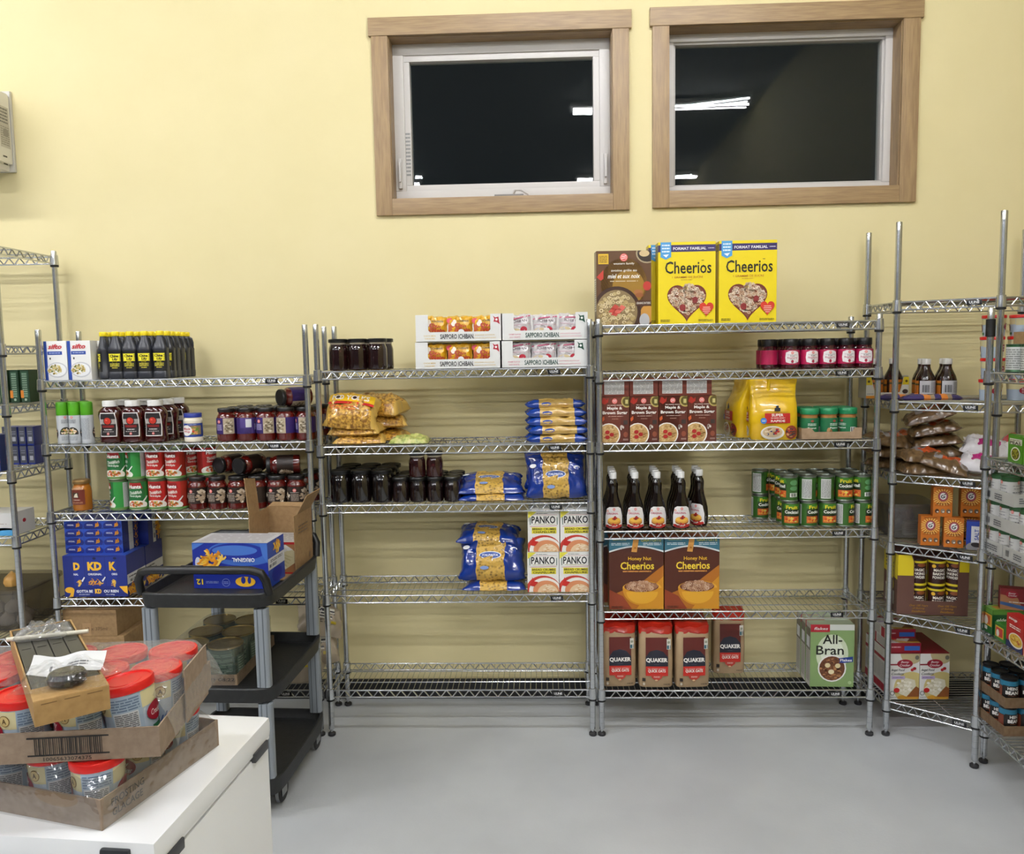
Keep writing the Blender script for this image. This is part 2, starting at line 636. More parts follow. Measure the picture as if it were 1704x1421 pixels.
# ------------------------------------------------------------------ ceiling strip lights (the room's lamps)
TUBE = m('fbfcff', .5, 0, 0, TUBE_POWER)
ZT = 4.19
lk = thing('ceiling_light')
h = MB().box(-.93, .93, -.07, .07, .04, .09, m('e8e8e6', .4), b=.006)
h.box(-.91, .91, -.012, .012, .015, .042, m('e8e8e6', .4))
h.tube((-.6, 0, .09), (-.6, 0, ZC - ZT + .004), .008, m('cfcfcf', .4)).tube((.6, 0, .09), (.6, 0, ZC - ZT + .004), .008, m('cfcfcf', .4))
h.build('housing', lk)
for s in (-.05, .05):
    MB().tube((-.9, s, .02), (.9, s, .02), .011, TUBE, 8).build('tube', lk)
LIGHT = Kind(lk, 'light')
for j, (y, w) in enumerate(((1.75, 'in the row nearest the shelves'), (-.69, 'in the middle row'), (-4.17, 'in the rear row'))):
    for i, (x, c) in enumerate((((.35, 1.28, 1.48)[j], 'above the stocked units'), ((-3.1, -2.65, -2.65)[j], 'above the heater side'), (-6.5, 'at the open end'))):
        LIGHT.put(x, y, ZT, f'white twin tube ceiling light {w}, {c}', 'ceiling strip lights')

# ------------------------------------------------------------------ wire shelving
RW = .0038


def seg_clip(poly, axis, c):
    """x (or y) range of a convex polygon at y (or x) = c"""
    hit = []
    n = len(poly)
    for i in range(n):
        p, q = poly[i], poly[(i + 1) % n]
        a, b = (p[1 - axis], q[1 - axis])
        if (a - c) * (b - c) < 0 or a == c:
            if a == b:
                continue
            t = (c - a) / (b - a)
            if 0 <= t <= 1:
                hit.append(p[axis] + (q[axis] - p[axis]) * t)
    return (min(hit), max(hit)) if len(hit) > 1 else None


def shelf_mesh(poly, axis):
    """chrome wire deck: parallel wires along `axis`, cross supports, double rim with zig-zag truss; deck top at z = 0"""
    b = MB()
    zt, zb = -RW, -.036
    n = len(poly)
    for i in range(n):
        p, q = Vector((*poly[i], 0)), Vector((*poly[(i + 1) % n], 0))
        d = (q - p).normalized()
        p, q = p + d * .014, q - d * .014
        for z in (zt, zb):
            b.tube(p + Vector((0, 0, z)), q + Vector((0, 0, z)), RW, CHROME, 8)
        L = (q - p).length
        k = max(3, round((L - .05) / .026))
        k += (k + 1) % 2
        st = (L - .05) / k
        pts = [p + d * (.025 + st * j) + Vector((0, 0, zt if j % 2 else zb)) for j in range(k + 1)]
        for u, v in zip(pts, pts[1:]):
            b.tube(u, v, .0029, CHROME, 6, caps=False)
    o = 1 - axis
    lo, hi = min(p[o] for p in poly), max(p[o] for p in poly)
    k = round((hi - lo) / .0254)
    for j in range(1, k):
        c = lo + (hi - lo) * j / k
        r = seg_clip(poly, axis, c)
        if r and r[1] - r[0] > .03:
            u, v = [0, 0, -.0016], [0, 0, -.0016]
            u[axis], v[axis] = r[0], r[1]
            u[o] = v[o] = c
            b.tube(u, v, .0016, CHROME, 5, caps=False)
    lo, hi = min(p[axis] for p in poly), max(p[axis] for p in poly)
    for t in (.3, .7):
        c = lo + (hi - lo) * t
        r = seg_clip(poly, o, c)
        if r:
            u, v = [0, 0, -.006], [0, 0, -.006]
            u[o], v[o] = r[0], r[1]
            u[axis] = v[axis] = c
            b.tube(u, v, .0026, CHROME, 6)
    return b


def post_mesh(h):
    prof = [(.0115, .03), (.0127, .032)]
    z = .06
    while z < h - .03:
        prof += [(.0127, z), (.0121, z + .0003), (.0121, z + .0016), (.0127, z + .0019)]
        z += .0254
    prof += [(.0127, h - .003), (.0115, h)]
    return MB().lathe(prof, CHROME, 14)


FOOT = MB().lathe([(.006, .012), (.006, .032)], CHROME, 10).lathe([(.015, 0), (.0175, .003), (.0175, .012), (.012, .016)], m('2b2b2d', .5), 14).mesh('leveling_foot')
COLLAR = MB().lathe([(.0145, .006), (.0172, .004), (.0195, -.038), (.0195, -.042), (.014, -.043)], CHROME, 16).lathe([(.0132, -.042), (.0188, -.043), (.0188, -.05), (.0132, -.052)], BLACK, 16).mesh('collar')
_tag = MB().box(-.027, .027, 0, .004, -.021, 0, m('101114', .35), b=.0015)
_tag.art(Art().txt('ULINE', 0, -.0085, .036, .010, 'e8e8e8', 1, .02).rect(-.013, -.0175, .013, -.0155, '8c8c8c'), front(0))
TAGM = _tag.mesh('brand_tag')
SHELFM = {}


def sub(name, me, parent, loc=(0, 0, 0), rz=0.0):
    o = bpy.data.objects.new(name, me)
    COL.objects.link(o)
    o.parent = parent
    o.location = loc
    o.rotation_euler = (0, 0, rz)
    return o


def unit(label, x, y, poly, heights, zs, axis=1, tag_edge=0, rz=0.0, tagpos=.87, feet=True):
    r = thing('wire_shelving_unit', label, 'shelf', 'chrome wire shelving units', (x, y, 0), (0, 0, rz))
    hh = heights if isinstance(heights, list) else [heights] * len(poly)
    for (px, py), h_ in zip(poly, hh):
        k = ('post', h_)
        if k not in SHELFM:
            SHELFM[k] = post_mesh(h_).mesh('post')
        p = sub('post', SHELFM[k], r, (px, py, 0), rng.uniform(0, 6))
        sub('leveling_foot', FOOT, p)
    k = (tuple(poly), axis)
    if k not in SHELFM:
        SHELFM[k] = shelf_mesh(poly, axis).mesh('wire_shelf')
    p, q = Vector(poly[tag_edge]), Vector(poly[(tag_edge + 1) % len(poly)])
    d = q - p
    for z in zs:
        s = sub('shelf', SHELFM[k], r, (0, 0, z))
        for c in poly:
            sub('collar', COLLAR, s, (*c, 0))
        t = p + d * tagpos
        nrm = Vector((d.y, -d.x)).normalized() * .0075
        sub('brand_tag', TAGM, s, (t.x + nrm.x, t.y + nrm.y, -.009), math.atan2(d.y, d.x))
    return r


YF, YBK = 3.502, 3.816
RECT = [(0, 0), (1.184, 0), (1.184, .314), (0, .314)]
ZA = [.216, .647, 1.040, 1.347, 1.633]
ZB = [.215, .653, 1.062, 1.323, 1.653]
ZCs = [.210, .571, .933, 1.321, 1.627, 1.830]
ZD = [.160, .560, .868, 1.175, 1.485, 1.905]
ZE = [.216, .573, .904, 1.277, 1.612]
ZL = [.13, .50, .955, 1.242, 1.53, 1.79, 2.212]
unit('five shelf chrome wire unit behind the black cart, soy sauce bottles on top', -2.204, YF, RECT, 1.856, ZA)
unit('five shelf chrome wire unit with the empty bottom shelf, white noodle trays on top', -.972, YF, RECT, 1.856, ZB)
unit('six shelf chrome wire unit with yellow cereal boxes on its top shelf', .252, YF, RECT, 1.856, ZCs)
PENT = [(0, 0), (.297, -.24), (.70, -.24), (.70, .314), (0, .314)]
unit('tall five sided corner wire unit with an empty top shelf', 1.508, YF, PENT, 2.234, ZD, 0, 0, 0, .76)
RE = [(0, -1.184), (.40, -1.184), (.40, 0), (0, 0)]
ue = unit('wire unit running along the side wall, bean tins at its foot', 1.747, 3.222, RE, 1.86, ZE, 0, 3)
MB().lathe([(.0135, 1.748), (.0175, 1.75), (.0175, 1.815), (.0135, 1.817)], BLACK, 16).build('clamp_sleeve', ue)
RL = [(-1.184, -.425), (0, -.425), (0, 0), (-1.184, 0)]
unit('tall wire unit below the wall heater, mostly outside the picture', -2.30, 3.82, RL, 2.236, ZL)

# ------------------------------------------------------------------ wall heater
hx = thing('wall_heater', 'white wall mounted heater unit with rating stickers on its side', 'heater', None, (-3.1, 3.895, 2.62))
b = MB().box(-.6, .6, -.3, -.012, .03, .36, m('d9d6cd', .45), b=.02)
b.box(-.58, .58, -.26, -.012, 0, .06, m('d2cfc6', .45), b=.012)
b.build('casing', hx)
MB().box(-.602, .602, -.012, .004, .0, .375, m('c9c6bd', .5), b=.003).build('back_plate', hx)
A = Art().rect(-.1, .1, -.03, .29, 'b9b4a8').lines(-.095, .11, -.035, .2, 9, '8d887c').lines(-.095, .21, -.04, .285, 5, '6d6a62', seed=4).ell(-.06, .17, .02, .02, '8d887c', 4)
A.rect(-.2, .19, -.14, .23, '1c1c1c').rect(-.2, .08, -.13, .185, 'a39e92').lines(-.195, .085, -.135, .18, 8, '7d786e', seed=7).rect(-.09, .055, -.06, .062, '33312d').rect(-.09, .02, -.06, .027, '33312d')
MB().art(A, rightside(.6)).build('rating_sticker', hx)
# ------------------------------------------------------------------ goods: builders
def seal(art_, cx, cy, r, l=3, col='d8574f'):
    """the small round red house-brand mark with two white strokes"""
    art_.ell(cx, cy, r, r, col, l, 16).ell(cx, cy, r * .78, r * .78, 'f0d9d3', l + 1, 16).ell(cx, cy, r * .68, r * .68, col, l + 2, 16)
    for k in (-.22, .22):
        art_.poly([(cx - r * .5, cy + r * (k - .1)), (cx + r * .5, cy + r * (k + .02)), (cx + r * .5, cy + r * (k + .2)), (cx - r * .5, cy + r * (k + .08))], 'f6eeea', l + 3)
    return art_


def carton(name, w, d, h, body, A=None, side=None, top=None, left=None, b=.0012):
    """a printed folding carton standing on z=0, centred in x, front face at y=-d/2"""
    r = thing(name)
    box = MB().box(-w / 2, w / 2, -d / 2, d / 2, 0, h, body if not isinstance(body, str) else m(body, .4), b=b)
    if A:
        box.art(A, front(-d / 2))
    if side:
        box.art(side, rightside(w / 2))
    if left:
        box.art(left, leftside(-w / 2))
    if top:
        box.art(top, topside(h + .0008))
    box.build('carton', r)
    # tucked end flap on the top
    f = MB().box(-w / 2 + .002, w / 2 - .002, -d / 2 + .001, d / 2 - d * .3, h - .0003, h + .0007, body if not isinstance(body, str) else m(body, .4))
    f.build('top_flap', r)
    return r


def tin(name, r, h, label, A, rim=CHROME, n=24, lid=None):
    t = thing(name)
    c = MB().lathe([(r * .94, 0), (r, .002), (r, .005), (r * .97, .007), (r * .97, h - .007), (r, h - .005), (r, h - .001), (r * .95, h), (r * .93, h - .004), (r * .5, h - .0045)], rim, n)
    c.build('tin', t)
    l = MB().lathe([(r * .975, .008), (r * .975, h - .008)], label if not isinstance(label, str) else m(label, .35), n, cap0=False, cap1=False)
    if A:
        l.art(A, wrap(r * .975), r * .26)
    l.build('paper_label', t)
    if lid:
        MB().lathe([(r * 1.03, h - .012), (r * 1.05, h - .01), (r * 1.05, h + .001), (r * .99, h + .003), (r * .96, h + .0005)], lid, n).build('lid', t)
    return t


def jar(name, r, h, body, lid, neck=.8, lidh=.016, lidr=.86, label=None, z0=.03, z1=.1, A=None, glassneck=None, n=24, dark=None):
    t = thing(name)
    top = h - lidh
    sh = top - .022
    b = MB().lathe([(r * .8, 0), (r * .96, .003), (r, .012), (r, sh - .014), (r * .97, sh - .004), (r * .88, sh + .008), (r * neck, sh + .013)], body, n)
    b.build('jar', t)
    MB().lathe([(r * neck, sh + .0125), (r * neck, top)], glassneck or body, n).build('neck', t)
    MB().lathe([(r * lidr, top - .001), (r * lidr * 1.03, top + .001), (r * lidr * 1.03, h - .003), (r * lidr * .97, h), (r * lidr * .8, h), (r * lidr * .78, h - .0012)], lid, n).build('lid', t)
    if A:
        l = MB().lathe([(r * 1.004, z0), (r * 1.004, z1)], m(label, .4), n, cap0=False, cap1=False) if label else MB()
        l.art(A, wrap(r * 1.004), r * .26)
        l.build('label', t)
    return t


def bowl_art(A, cx, cy, r, cols, dot, l=3, seed=1, rim='f1ece2', n=90, ring=False, dish=None):
    A.ell(cx, cy, r, r, rim, l).ell(cx, cy, r * .9, r * .9, dish or cols[0], l + 1)
    A.blobs(cx, cy, r * .8, r * .8, n, cols, r * .1, l + 2, seed, ring)
    if dot:
        for a, q in ((0, .25), (2.1, .25), (4.2, .25)):
            A.ell(cx + r * q * math.cos(a), cy + r * q * math.sin(a), r * .2, r * .18, dot, l + 8, 9)
    return A


def clipped(A, x0, y0, x1, y1):
    """keep only print inside a rectangle"""
    out = []
    for vs, fs, mat, l in A.items:
        if min(p[0] for p in vs) >= x0 and max(p[0] for p in vs) <= x1 and min(p[1] for p in vs) >= y0 and max(p[1] for p in vs) <= y1:
            out.append((vs, fs, mat, l))
            continue
        bm = bmesh.new()
        bv = [bm.verts.new((p[0], p[1], 0)) for p in vs]
        for f in fs:
            try:
                bm.faces.new([bv[k] for k in f])
            except ValueError:
                pass
        for co, no in (((x0, 0, 0), (-1, 0, 0)), ((x1, 0, 0), (1, 0, 0)), ((0, y0, 0), (0, -1, 0)), ((0, y1, 0), (0, 1, 0))):
            bmesh.ops.bisect_plane(bm, geom=bm.verts[:] + bm.edges[:] + bm.faces[:], plane_co=co, plane_no=no, clear_outer=True)
        bm.verts.index_update()
        if bm.faces:
            out.append(([(v.co.x, v.co.y) for v in bm.verts], [[v.index for v in f.verts] for f in bm.faces], mat, l))
        bm.free()
    A.items = out
    return A


YA = YF + .02        # front line of goods standing on the three wall units

# ================================================================== unit A, top shelf
A = Art().rect(-.052, 0, -.038, .172, '2a4aa0').txt('sifto', .0, .148, .062, .021, 'c92d34', 4, .03, .25)
A.rect(-.036, .112, .03, .127, '2a4aa0').lines(-.028, .117, .022, .123, 1, 'c9d2ea', 3, 3).rect(-.028, .091, -.022, .1, '222222')
A.ell(.004, .045, .046, .034, 'c9c9cc', 2).ell(.003, .045, .041, .029, 'efeff0', 3).blobs(-.006, .047, .03, .02, 60, ['d9c98a', 'b59a52', 'c7b06a', '8a7838', 'e3d8a8', '6f7a35'], .005, 4, 3)
SALT = Kind(carton('salt_box', .102, .06, .172, 'ecebe8', A, None, None, Art().rect(-.03, 0, .03, .172, '2a4aa0')), 'box')
for x, y, lb in ((-2.144, YA + .03, 'white salt box with a plate of pasta, beside the shelf post'), (-2.037, YA + .03, 'white salt box with a plate of pasta, against the soy sauce bottles'),
                 (-2.03, YA + .115, 'white salt box standing behind the other two, only its blue edge showing')):
    SALT.put(x, y, ZA[4], lb, 'salt boxes', .0)


def soy():
    t = thing('soy_sauce_bottle')
    body = m('2d2f36', .3)
    se = [(0, .058, .046, 3), (.004, .066, .052, 3), (.03, .067, .053, 3), (.032, .065, .051, 3), (.125, .065, .051, 3), (.13, .067, .053, 3), (.142, .06, .046, 2.6), (.165, .044, .036, 2.2), (.188, .03, .029, 2), (.19, .028, .028, 2)]
    MB().loft(se, body).build('bottle', t)
    MB().path([(.014, 0, .184), (.026, 0, .178), (.031, 0, .16), (.031, 0, .143), (.027, 0, .132)], .0055, body, 8).build('handle', t)
    MB().lathe([(.0165, .19), (.0172, .192), (.0172, .206), (.0155, .209), (.012, .21)], m('f2d91b', .35), 16).build('cap', t)
    A = Art().rect(-.03, .033, .03, .123, '111112').rect(-.025, .079, .025, .112, 'efe22e', 2)
    A.txt('China', 0, .102, .036, .012, '171512', 4, .035, .1).txt('Lily', .003, .087, .024, .013, '171512', 4, .035, .1)
    for k in range(4):
        A.rect(-.029, .083 + k * .007, -.021, .0855 + k * .007, '151515', 5).rect(.021, .083 + k * .007, .029, .0855 + k * .007, '151515', 5)
    A.rect(-.01, .072, .01, .077, 'e3d52c').lines(-.02, .055, .02, .071, 3, 'd8cb3a', 3, 2).lines(-.012, .047, .012, .053, 1, 'd8cb3a', 3, 2)
    MB().art(A, onloft(se), .009, .012).build('label', t)
    return t


SOY = Kind(soy(), 'bottle')
cols = [-1.945, -1.884, -1.82, -1.753, -1.683]
for i in range(5):
    for j in range(6 if i == 4 else (3 if i == 3 else 2)):
        ref = 'beside the salt boxes' if i == 0 else ('in the outermost column' if i == 4 else f'{ORD[i]} from the salt boxes')
        SOY.put(cols[i] + (rng.uniform(-.004, .004) if j else 0), YA + .028 + .057 * j + (.012 if i == 0 and j == 0 else 0) - (.02 if j > 4 else 0), ZA[4],
                f'dark soy sauce bottle with yellow cap, {ref}, {ROW[j]}', 'soy sauce bottles', -.9 if i == 0 and j == 0 else rng.uniform(-.12, .12))

# ================================================================== unit A, second shelf
def spray(vn):
    t = thing('cooking_spray_can')
    r = .0262
    MB().lathe([(r * .95, 0), (r, .002), (r, .006), (r * .97, .008), (r * .97, .124), (r * .9, .13)], m('b9bcc0', .35), 20).build('can', t)
    MB().lathe([(r * .97, .128), (r * .98, .13), (r * .98, .178), (r * .9, .186), (r * .7, .188)], m('4f9c1c', .3), 20).build('cap', t)
    A = Art().rect(-.08, .009, .08, .127, 'c7cacd', 0)
    if vn == 0:
        seal(A, 0, .119, .0055)
        A.ell(0, .048, .024, .027, '2c2420', 2).rect(-.024, .009, .024, .042, 'c3c6ca', 5).blobs(0, .055, .018, .012, 40, ['e8c9a0', 'd9a06a', 'f0e0c8', '7a8a3a'], .004, 3, 3)
        A.lines(-.016, .092, .016, .11, 4, '8a8f96', 3).lines(-.018, .015, .018, .035, 4, '8a8f96', 6, 5)
    else:
        A.lines(-.02, .02, .02, .115, 18, '9a9fa6', 3, 4)
    for q in (-.052, .052):
        A.ell(q, .048, .02, .027, '2c2420', 2).blobs(q, .052, .014, .014, 24, ['e8c9a0', 'd9a06a', 'f0e0c8'], .004, 3, 3)
    l = MB().art(A, wrap(r * .975), r * .26)
    l.build('label', t)
    return t


SP0, SP1 = Kind(spray(0), 'can'), Kind(spray(1), 'can')
for j in range(2):
    for i, x in enumerate((-2.15, -2.094, -2.038)):
        if j and i == 2:
            continue
        (SP0 if i < 2 else SP1).put(x + .008 * j, YA + .03 + .06 * j, ZA[3], f"grey cooking spray can with green cap, {('beside the post', 'middle of three', 'next to the ketchup')[i]}, {'back' if j else 'front'} row", 'cooking spray cans', (.9, 0, 0)[i])


def ketchup():
    t = thing('ketchup_bottle')
    se = [(0, .08, .05, 2.6), (.004, .094, .062, 2.6), (.02, .1, .066, 2.6), (.045, .094, .062, 2.6), (.07, .088, .058, 2.6), (.1, .096, .062, 2.6), (.125, .106, .066, 2.6), (.142, .1, .064, 2.5), (.156, .078, .058, 2.2), (.162, .056, .052, 2), (.166, .054, .05, 2)]
    MB().loft(se, m('380a09', .12, coat=.8)).build('bottle', t)
    MB().lathe([(.032, .164), (.033, .165), (.033, .185), (.031, .19), (.015, .191)], m('e4e3df', .35), 20).build('cap', t)
    A = Art()
    A.poly([(-.037, .03), (.037, .03), (.037, .115), (.033, .137), (-.033, .137), (-.037, .115)], 'dedad6')
    A.poly([(-.0335, .034), (.0335, .034), (.0335, .115), (.03, .133), (-.03, .133), (-.0335, .115)], '221d1d', 2)
    A.rect(-.0335, .086, .0335, .108, 'a8a19b', 3).ell(0, .1, .019, .018, '1f1b1b', 4).ell(0, .1, .0155, .015, 'c8321f', 5).ell(-.004, .104, .005, .004, 'e8604a', 6)
    A.rect(-.026, .07, .026, .081, '7d1815', 3).lines(-.018, .058, .018, .066, 1, 'cfc9c6', 3).lines(-.024, .05, .024, .055, 1, 'b9b2ae', 3, 4)
    seal(A, 0, .0425, .006, 3)
    MB().art(A, onloft(se), .012, .01).build('label', t)
    return t


KET = Kind(ketchup(), 'bottle')
for i, x in enumerate((-1.932, -1.829, -1.727)):
    for j in range(3 if i == 2 else 2):
        KET.put(x + .012 * j, YA + .036 + .085 * j, ZA[3], f"dark red ketchup bottle with white cap, {('nearest the spray cans', 'middle of three', 'furthest from the spray cans')[i]}, {ROW[j]}", 'ketchup bottles')


def dressing():
    t = thing('salad_dressing_jar')
    cream = m('ece4cf', .3)
    MB().lathe([(.032, 0), (.039, .003), (.04, .008), (.04, .02), (.0385, .023), (.0385, .085), (.04, .088), (.04, .098), (.036, .108), (.034, .112)], cream, 24).build('jar', t)
    MB().lathe([(.037, .11), (.0385, .111), (.0385, .126), (.037, .128), (.034, .128)], m('20328c', .35), 24).build('cap', t)
    A = Art().rect(-.08, .024, .08, .084, '27408f').rect(.002, .034, .05, .074, '8f7a5a', 2).blobs(.022, .052, .014, .015, 26, ['c63a22', 'e0c070', '6d8a35', 'd9955a'], .006, 3, 6)
    A.ell(-.014, .053, .024, .024, 'f2efe9', 8).txt('Miracle', -.014, .061, .034, .011, 'b8213a', 9, .02, .25).txt('Whip', -.013, .047, .03, .012, 'b8213a', 9, .02, .25)
    A.lines(-.01, .077, .03, .081, 1, 'd0d4e6', 3)
    MB().art(A, wrap(.0388), .01).build('label', t)
    return t


Kind(dressing(), 'jar').put(-1.558, YA + .035, ZA[3], 'small cream salad dressing jar with blue lid standing alone')
SAUCE = m('560f08', .12, coat=.8)


def sauce(v):
    if v == 'purple':
        A = Art().rect(-.042, .035, .0, .104, '2e1c5c', 2).rect(.0, .035, .05, .104, 'b5a68c', 2).rect(-.1, .035, -.042, .104, '4a3a78', 2)
        seal(A, -.02, .089, .008)
        A.lines(-.036, .05, -.006, .078, 6, 'b9aed6', 4, 3).blobs(.024, .068, .017, .026, 34, ['d7cdb8', '8d7d62', 'e3dccb', '6f614a'], .006, 4, 8).rect(-.075, .063, -.05, .1, 'd9dae0', 3)
        A.rect(-.1, .035, -.052, .06, '2e1c5c', 4).rect(.05, .035, .1, .104, '2e1c5c', 2)
        return jar('pasta_sauce_jar', .043, .148, SAUCE, m('151314', .35), .78, .016, .84, '2e1c5c', .034, .105, A)
    A = Art().rect(-.07, .03, .07, .1, '241812', 2).rect(-.034, .034, .004, .072, '3c2b22', 3).lines(-.032, .038, .002, .07, 8, 'a5988a', 4, 5)
    seal(A, -.015, .085, .008)
    A.blobs(.03, .062, .02, .03, 34, ['cbb9a0', 'e3d6c2', '9a836a', 'b09a80'], .0075, 4, 9).blobs(-.052, .055, .012, .02, 12, ['e3d6c2', 'b09a80'], .006, 4, 4)
    A.lines(-.034, .074, .004, .077, 1, 'e3dcd2', 5)
    return jar('pasta_sauce_jar', .043, .148, SAUCE, m('151314', .35), .78, .016, .84, '241812', .029, .101, A)


PUR, MUS = Kind(sauce('purple'), 'jar'), Kind(sauce('mush'), 'jar')
ang = (0, 2.0, 0, -.9, -.5, .6)
for i in range(6):
    for j in range(3):
        x = -1.41 + .0895 * i
        if i == 5:
            continue
        PUR.put(x + .01 * j, YA + .046 + .09 * j, ZA[3], f"red sauce jar with purple label, {'at the end by the salad dressing' if i == 0 else ORD[i] + ' from the salad dressing'}, {ROW[j]}", 'pasta sauce jars with purple labels', ang[i])
PUR.put(-1.06, YA + .135, ZA[3] + .148 + .044, 'sauce jar lying on its side on top of the purple labelled jars', None, 0, (PI / 2, 0, -.75))

# ================================================================== unit A, third shelf
A = Art().rect(-.04, .03, .032, .098, '6e2a1c', 1).txt('CLASSICO', -.004, .103, .058, .009, 'e8c9a0', 4, .01).rect(-.022, .062, .006, .086, '3a3226', 2)
A.poly([(-.018, .064), (.004, .064), (.0, .084), (-.01, .078)], 'd9d2b8', 3).lines(-.02, .05, .012, .055, 1, 'e6d6c0', 3).lines(-.03, .036, .022, .044, 2, 'b98b6a', 3, 5)
Kind(jar('pasta_sauce_jar', .041, .14, m('a86412', .15, coat=.7), m('9a7a4a', .35, .6), .8, .016, .88, None, .03, .1, A), 'jar').put(-2.093, YA + .045, ZA[2], 'amber pasta sauce jar with dark red label, alone by the shelf post')


def hunts(c):
    red = c == 'red'
    A = Art().rect(-.044, .008, .044, .131, 'b3231f' if red else '1f6b35').rect(.044, .008, .09, .131, '9c2a1c' if red else '2f8a3c').rect(.085, .012, .13, .128, 'b9bab8', 3)
    A.lines(.088, .015, .127, .125, 20, '8f908e', 4).rect(-.13, .008, -.1, .131, '2f8a3c' if not red else 'c2431f', 2)
    for q in (0,):
        A.poly([(-.034, .1), (-.026, .127), (.026, .127), (.034, .1)], 'a11f1d' if not red else '8c1a18', 2).txt("Hunts", 0, .109, .054, .017, 'f5f2ee', 5, .035)
        A.txt('Thick&Rich', .002, .083, .054, .014, 'eef0e6', 5, .02, .2, .08).txt('Gard-Style', 0, .066, .05, .012, 'eef0e6', 5, .02, .2, -.06)
    A.ell(0, .026, .052, .022, 'e6e2d8', 3).blobs(0, .032, .03, .012, 40, ['c8451c', 'e28a4a', 'b83218', 'e8b070', '7c8a30'], .005, 4, 3).rect(-.13, .008, .13, .016, '5d8a45', 9)
    A.poly([(.028, .04), (.05, .066), (.053, .063), (.034, .036)], 'e4e4e0', 9)
    return tin('tomato_sauce_tin', .0435, .139, '8a1f1a' if red else '2d6e34', A, m('7f8f6e', .35, .8))


HR, HG = Kind(hunts('red'), 'can'), Kind(hunts('green'), 'can')
hx_ = (-1.917, -1.829, -1.739, -1.65)
for tier in (0, 1):
    for i, x in enumerate(hx_):
        g = i < 2
        a = {(0, 0): -1.25, (1, 0): 0, (0, 1): 0, (1, 1): -1.15, (0, 3): -.35, (1, 3): -.2}.get((tier, i), 0)
        (HG if g else HR).put(x - .005 * tier, YA + .047, ZA[2] + .139 * tier, f"{'green' if g else 'red'} tomato sauce tin, {('column nearest the amber jar', 'column beside the red tins', 'column beside the green tins', 'column next to the mushroom sauce jars')[i]}, {'upper' if tier else 'lower'} tier", 'tomato sauce tins', a)
for k, (x, tier) in enumerate(((-1.64, 0), (-1.64, 1), (-1.55, 0), (-1.55, 1))):
    HR.put(x + .0, YA + .14, ZA[2] + .139 * tier, f"red tomato sauce tin half hidden in the back row, {'upper' if tier else 'lower'} tier, {'outermost' if k > 1 else 'behind the red tins'}", 'tomato sauce tins', 1.0)
for i in range(7):
    for j in range(3):
        if i == 6:
            continue
        x = -1.558 + .0905 * i
        if j and i < 2:
            continue
        MUS.put(x + .008 * j, YA + .046 + .09 * j, ZA[2], f"red sauce jar with mushroom picture label, {'against the red tins' if i == 0 else ORD[i] + ' from the red tins'}, {ROW[j]}", 'pasta sauce jars with mushroom labels', (0, 0, 0, -.85, 0, .4, 0)[i] if j == 0 else rng.uniform(-1, 1))
MUS.put(-1.405, YA + .2, ZA[2] + .148 + .044, 'sauce jar lying on the mushroom sauce jars, lid forward, behind its twin', None, 0, (PI / 2, 0, -.45))
MUS.put(-1.31, YA + .175, ZA[2] + .148 + .044, 'sauce jar lying on the mushroom sauce jars, lid forward, in front of its twin', None, 0, (PI / 2, 0, -.4))
MUS.put(-1.1, YA + .1, ZA[2] + .148 + .044, 'sauce jar lying sideways on the jars just above the open carton', None, 0, (PI / 2, 0, -1.35))

# ================================================================== unit A, fourth shelf: macaroni cases
NAVY = '17287a'
KDY = ['f0b429', 'e89a1c', 'f6cc5a', 'd98a14']


def noodles(A, cx, cy, rx, ry, n=16, l=5, seed=2, size=None):
    r = random.Random(seed)
    z = size or ry * .42
    for k in range(n):
        a = r.uniform(0, 2 * PI)
        q = math.sqrt(r.random())
        x, y = cx + rx * q * math.cos(a), cy + ry * q * math.sin(a)
        t = r.uniform(0, PI)
        pts = [(x + z * (1.5 * u * math.cos(t) - v * math.sin(t)), y + z * (1.5 * u * math.sin(t) + v * math.cos(t))) for u, v in ((-1, -.3), (-.3, -.55), (.5, -.5), (1, -.1), (1, .5), (.4, .1), (-.3, 0), (-1, .3))]
        A.poly(pts, r.choice(KDY), l + k % 5)
    return A


def kd_logo(A, x, y, w, h, l=5):
    return A.txt('KD', x, y, w, h, 'f3bd2c', l, .06)


w, h, d = .293, .19, .17
A = Art().rect(-w / 2, 0, w / 2, h, NAVY)
A.txt('ORIGINAL', 0, .105, .064, .01, 'eef0f6', 5, .03).txt('NAL', -.088, .105, .022, .01, 'eef0f6', 5, .03).txt('ORIG', .09, .105, .026, .01, 'eef0f6', 5, .03)
for x0, x1 in ((-.099, -.05), (-.047, .046), (.05, .1)):
    A.rect(x0, .05, x1, .184, '1b2f88', 2)
kd_logo(A, .0, .142, .066, .04)
A.txt('D', -.083, .142, .03, .036, 'f3bd2c', 5, .06).txt('K', .083, .142, .032, .04, 'f3bd2c', 5, .06)
noodles(A, 0, .066, .03, .014, 18)
noodles(A, -.078, .066, .014, .014, 10, 5, 4)
noodles(A, .085, .066, .012, .014, 9, 5, 6)
A.ell(.0, .178, .008, .006, '0d153f', 3, 10).ell(.095, .178, .008, .006, '0d153f', 3, 10)
A.poly([(.03, .075), (.046, .094), (.05, .091), (.036, .07)], 'e6e6ea', 11).poly([(-.064, .075), (-.05, .094), (-.046, .09), (-.058, .07)], 'e6e6ea', 11)
A.txt('GOTTA BE', -.053, .026, .075, .013, 'f2f4fa', 5, .035).txt('OU RIEN', .07, .026, .068, .013, 'f2f4fa', 5, .035)
kd_logo(A, .01, .026, .03, .022)
A.lines(-.08, .008, -.03, .014, 2, 'c9cfe6', 3).txt('12 x 200g', .065, .01, .04, .007, 'e6eaf6', 4, .02)
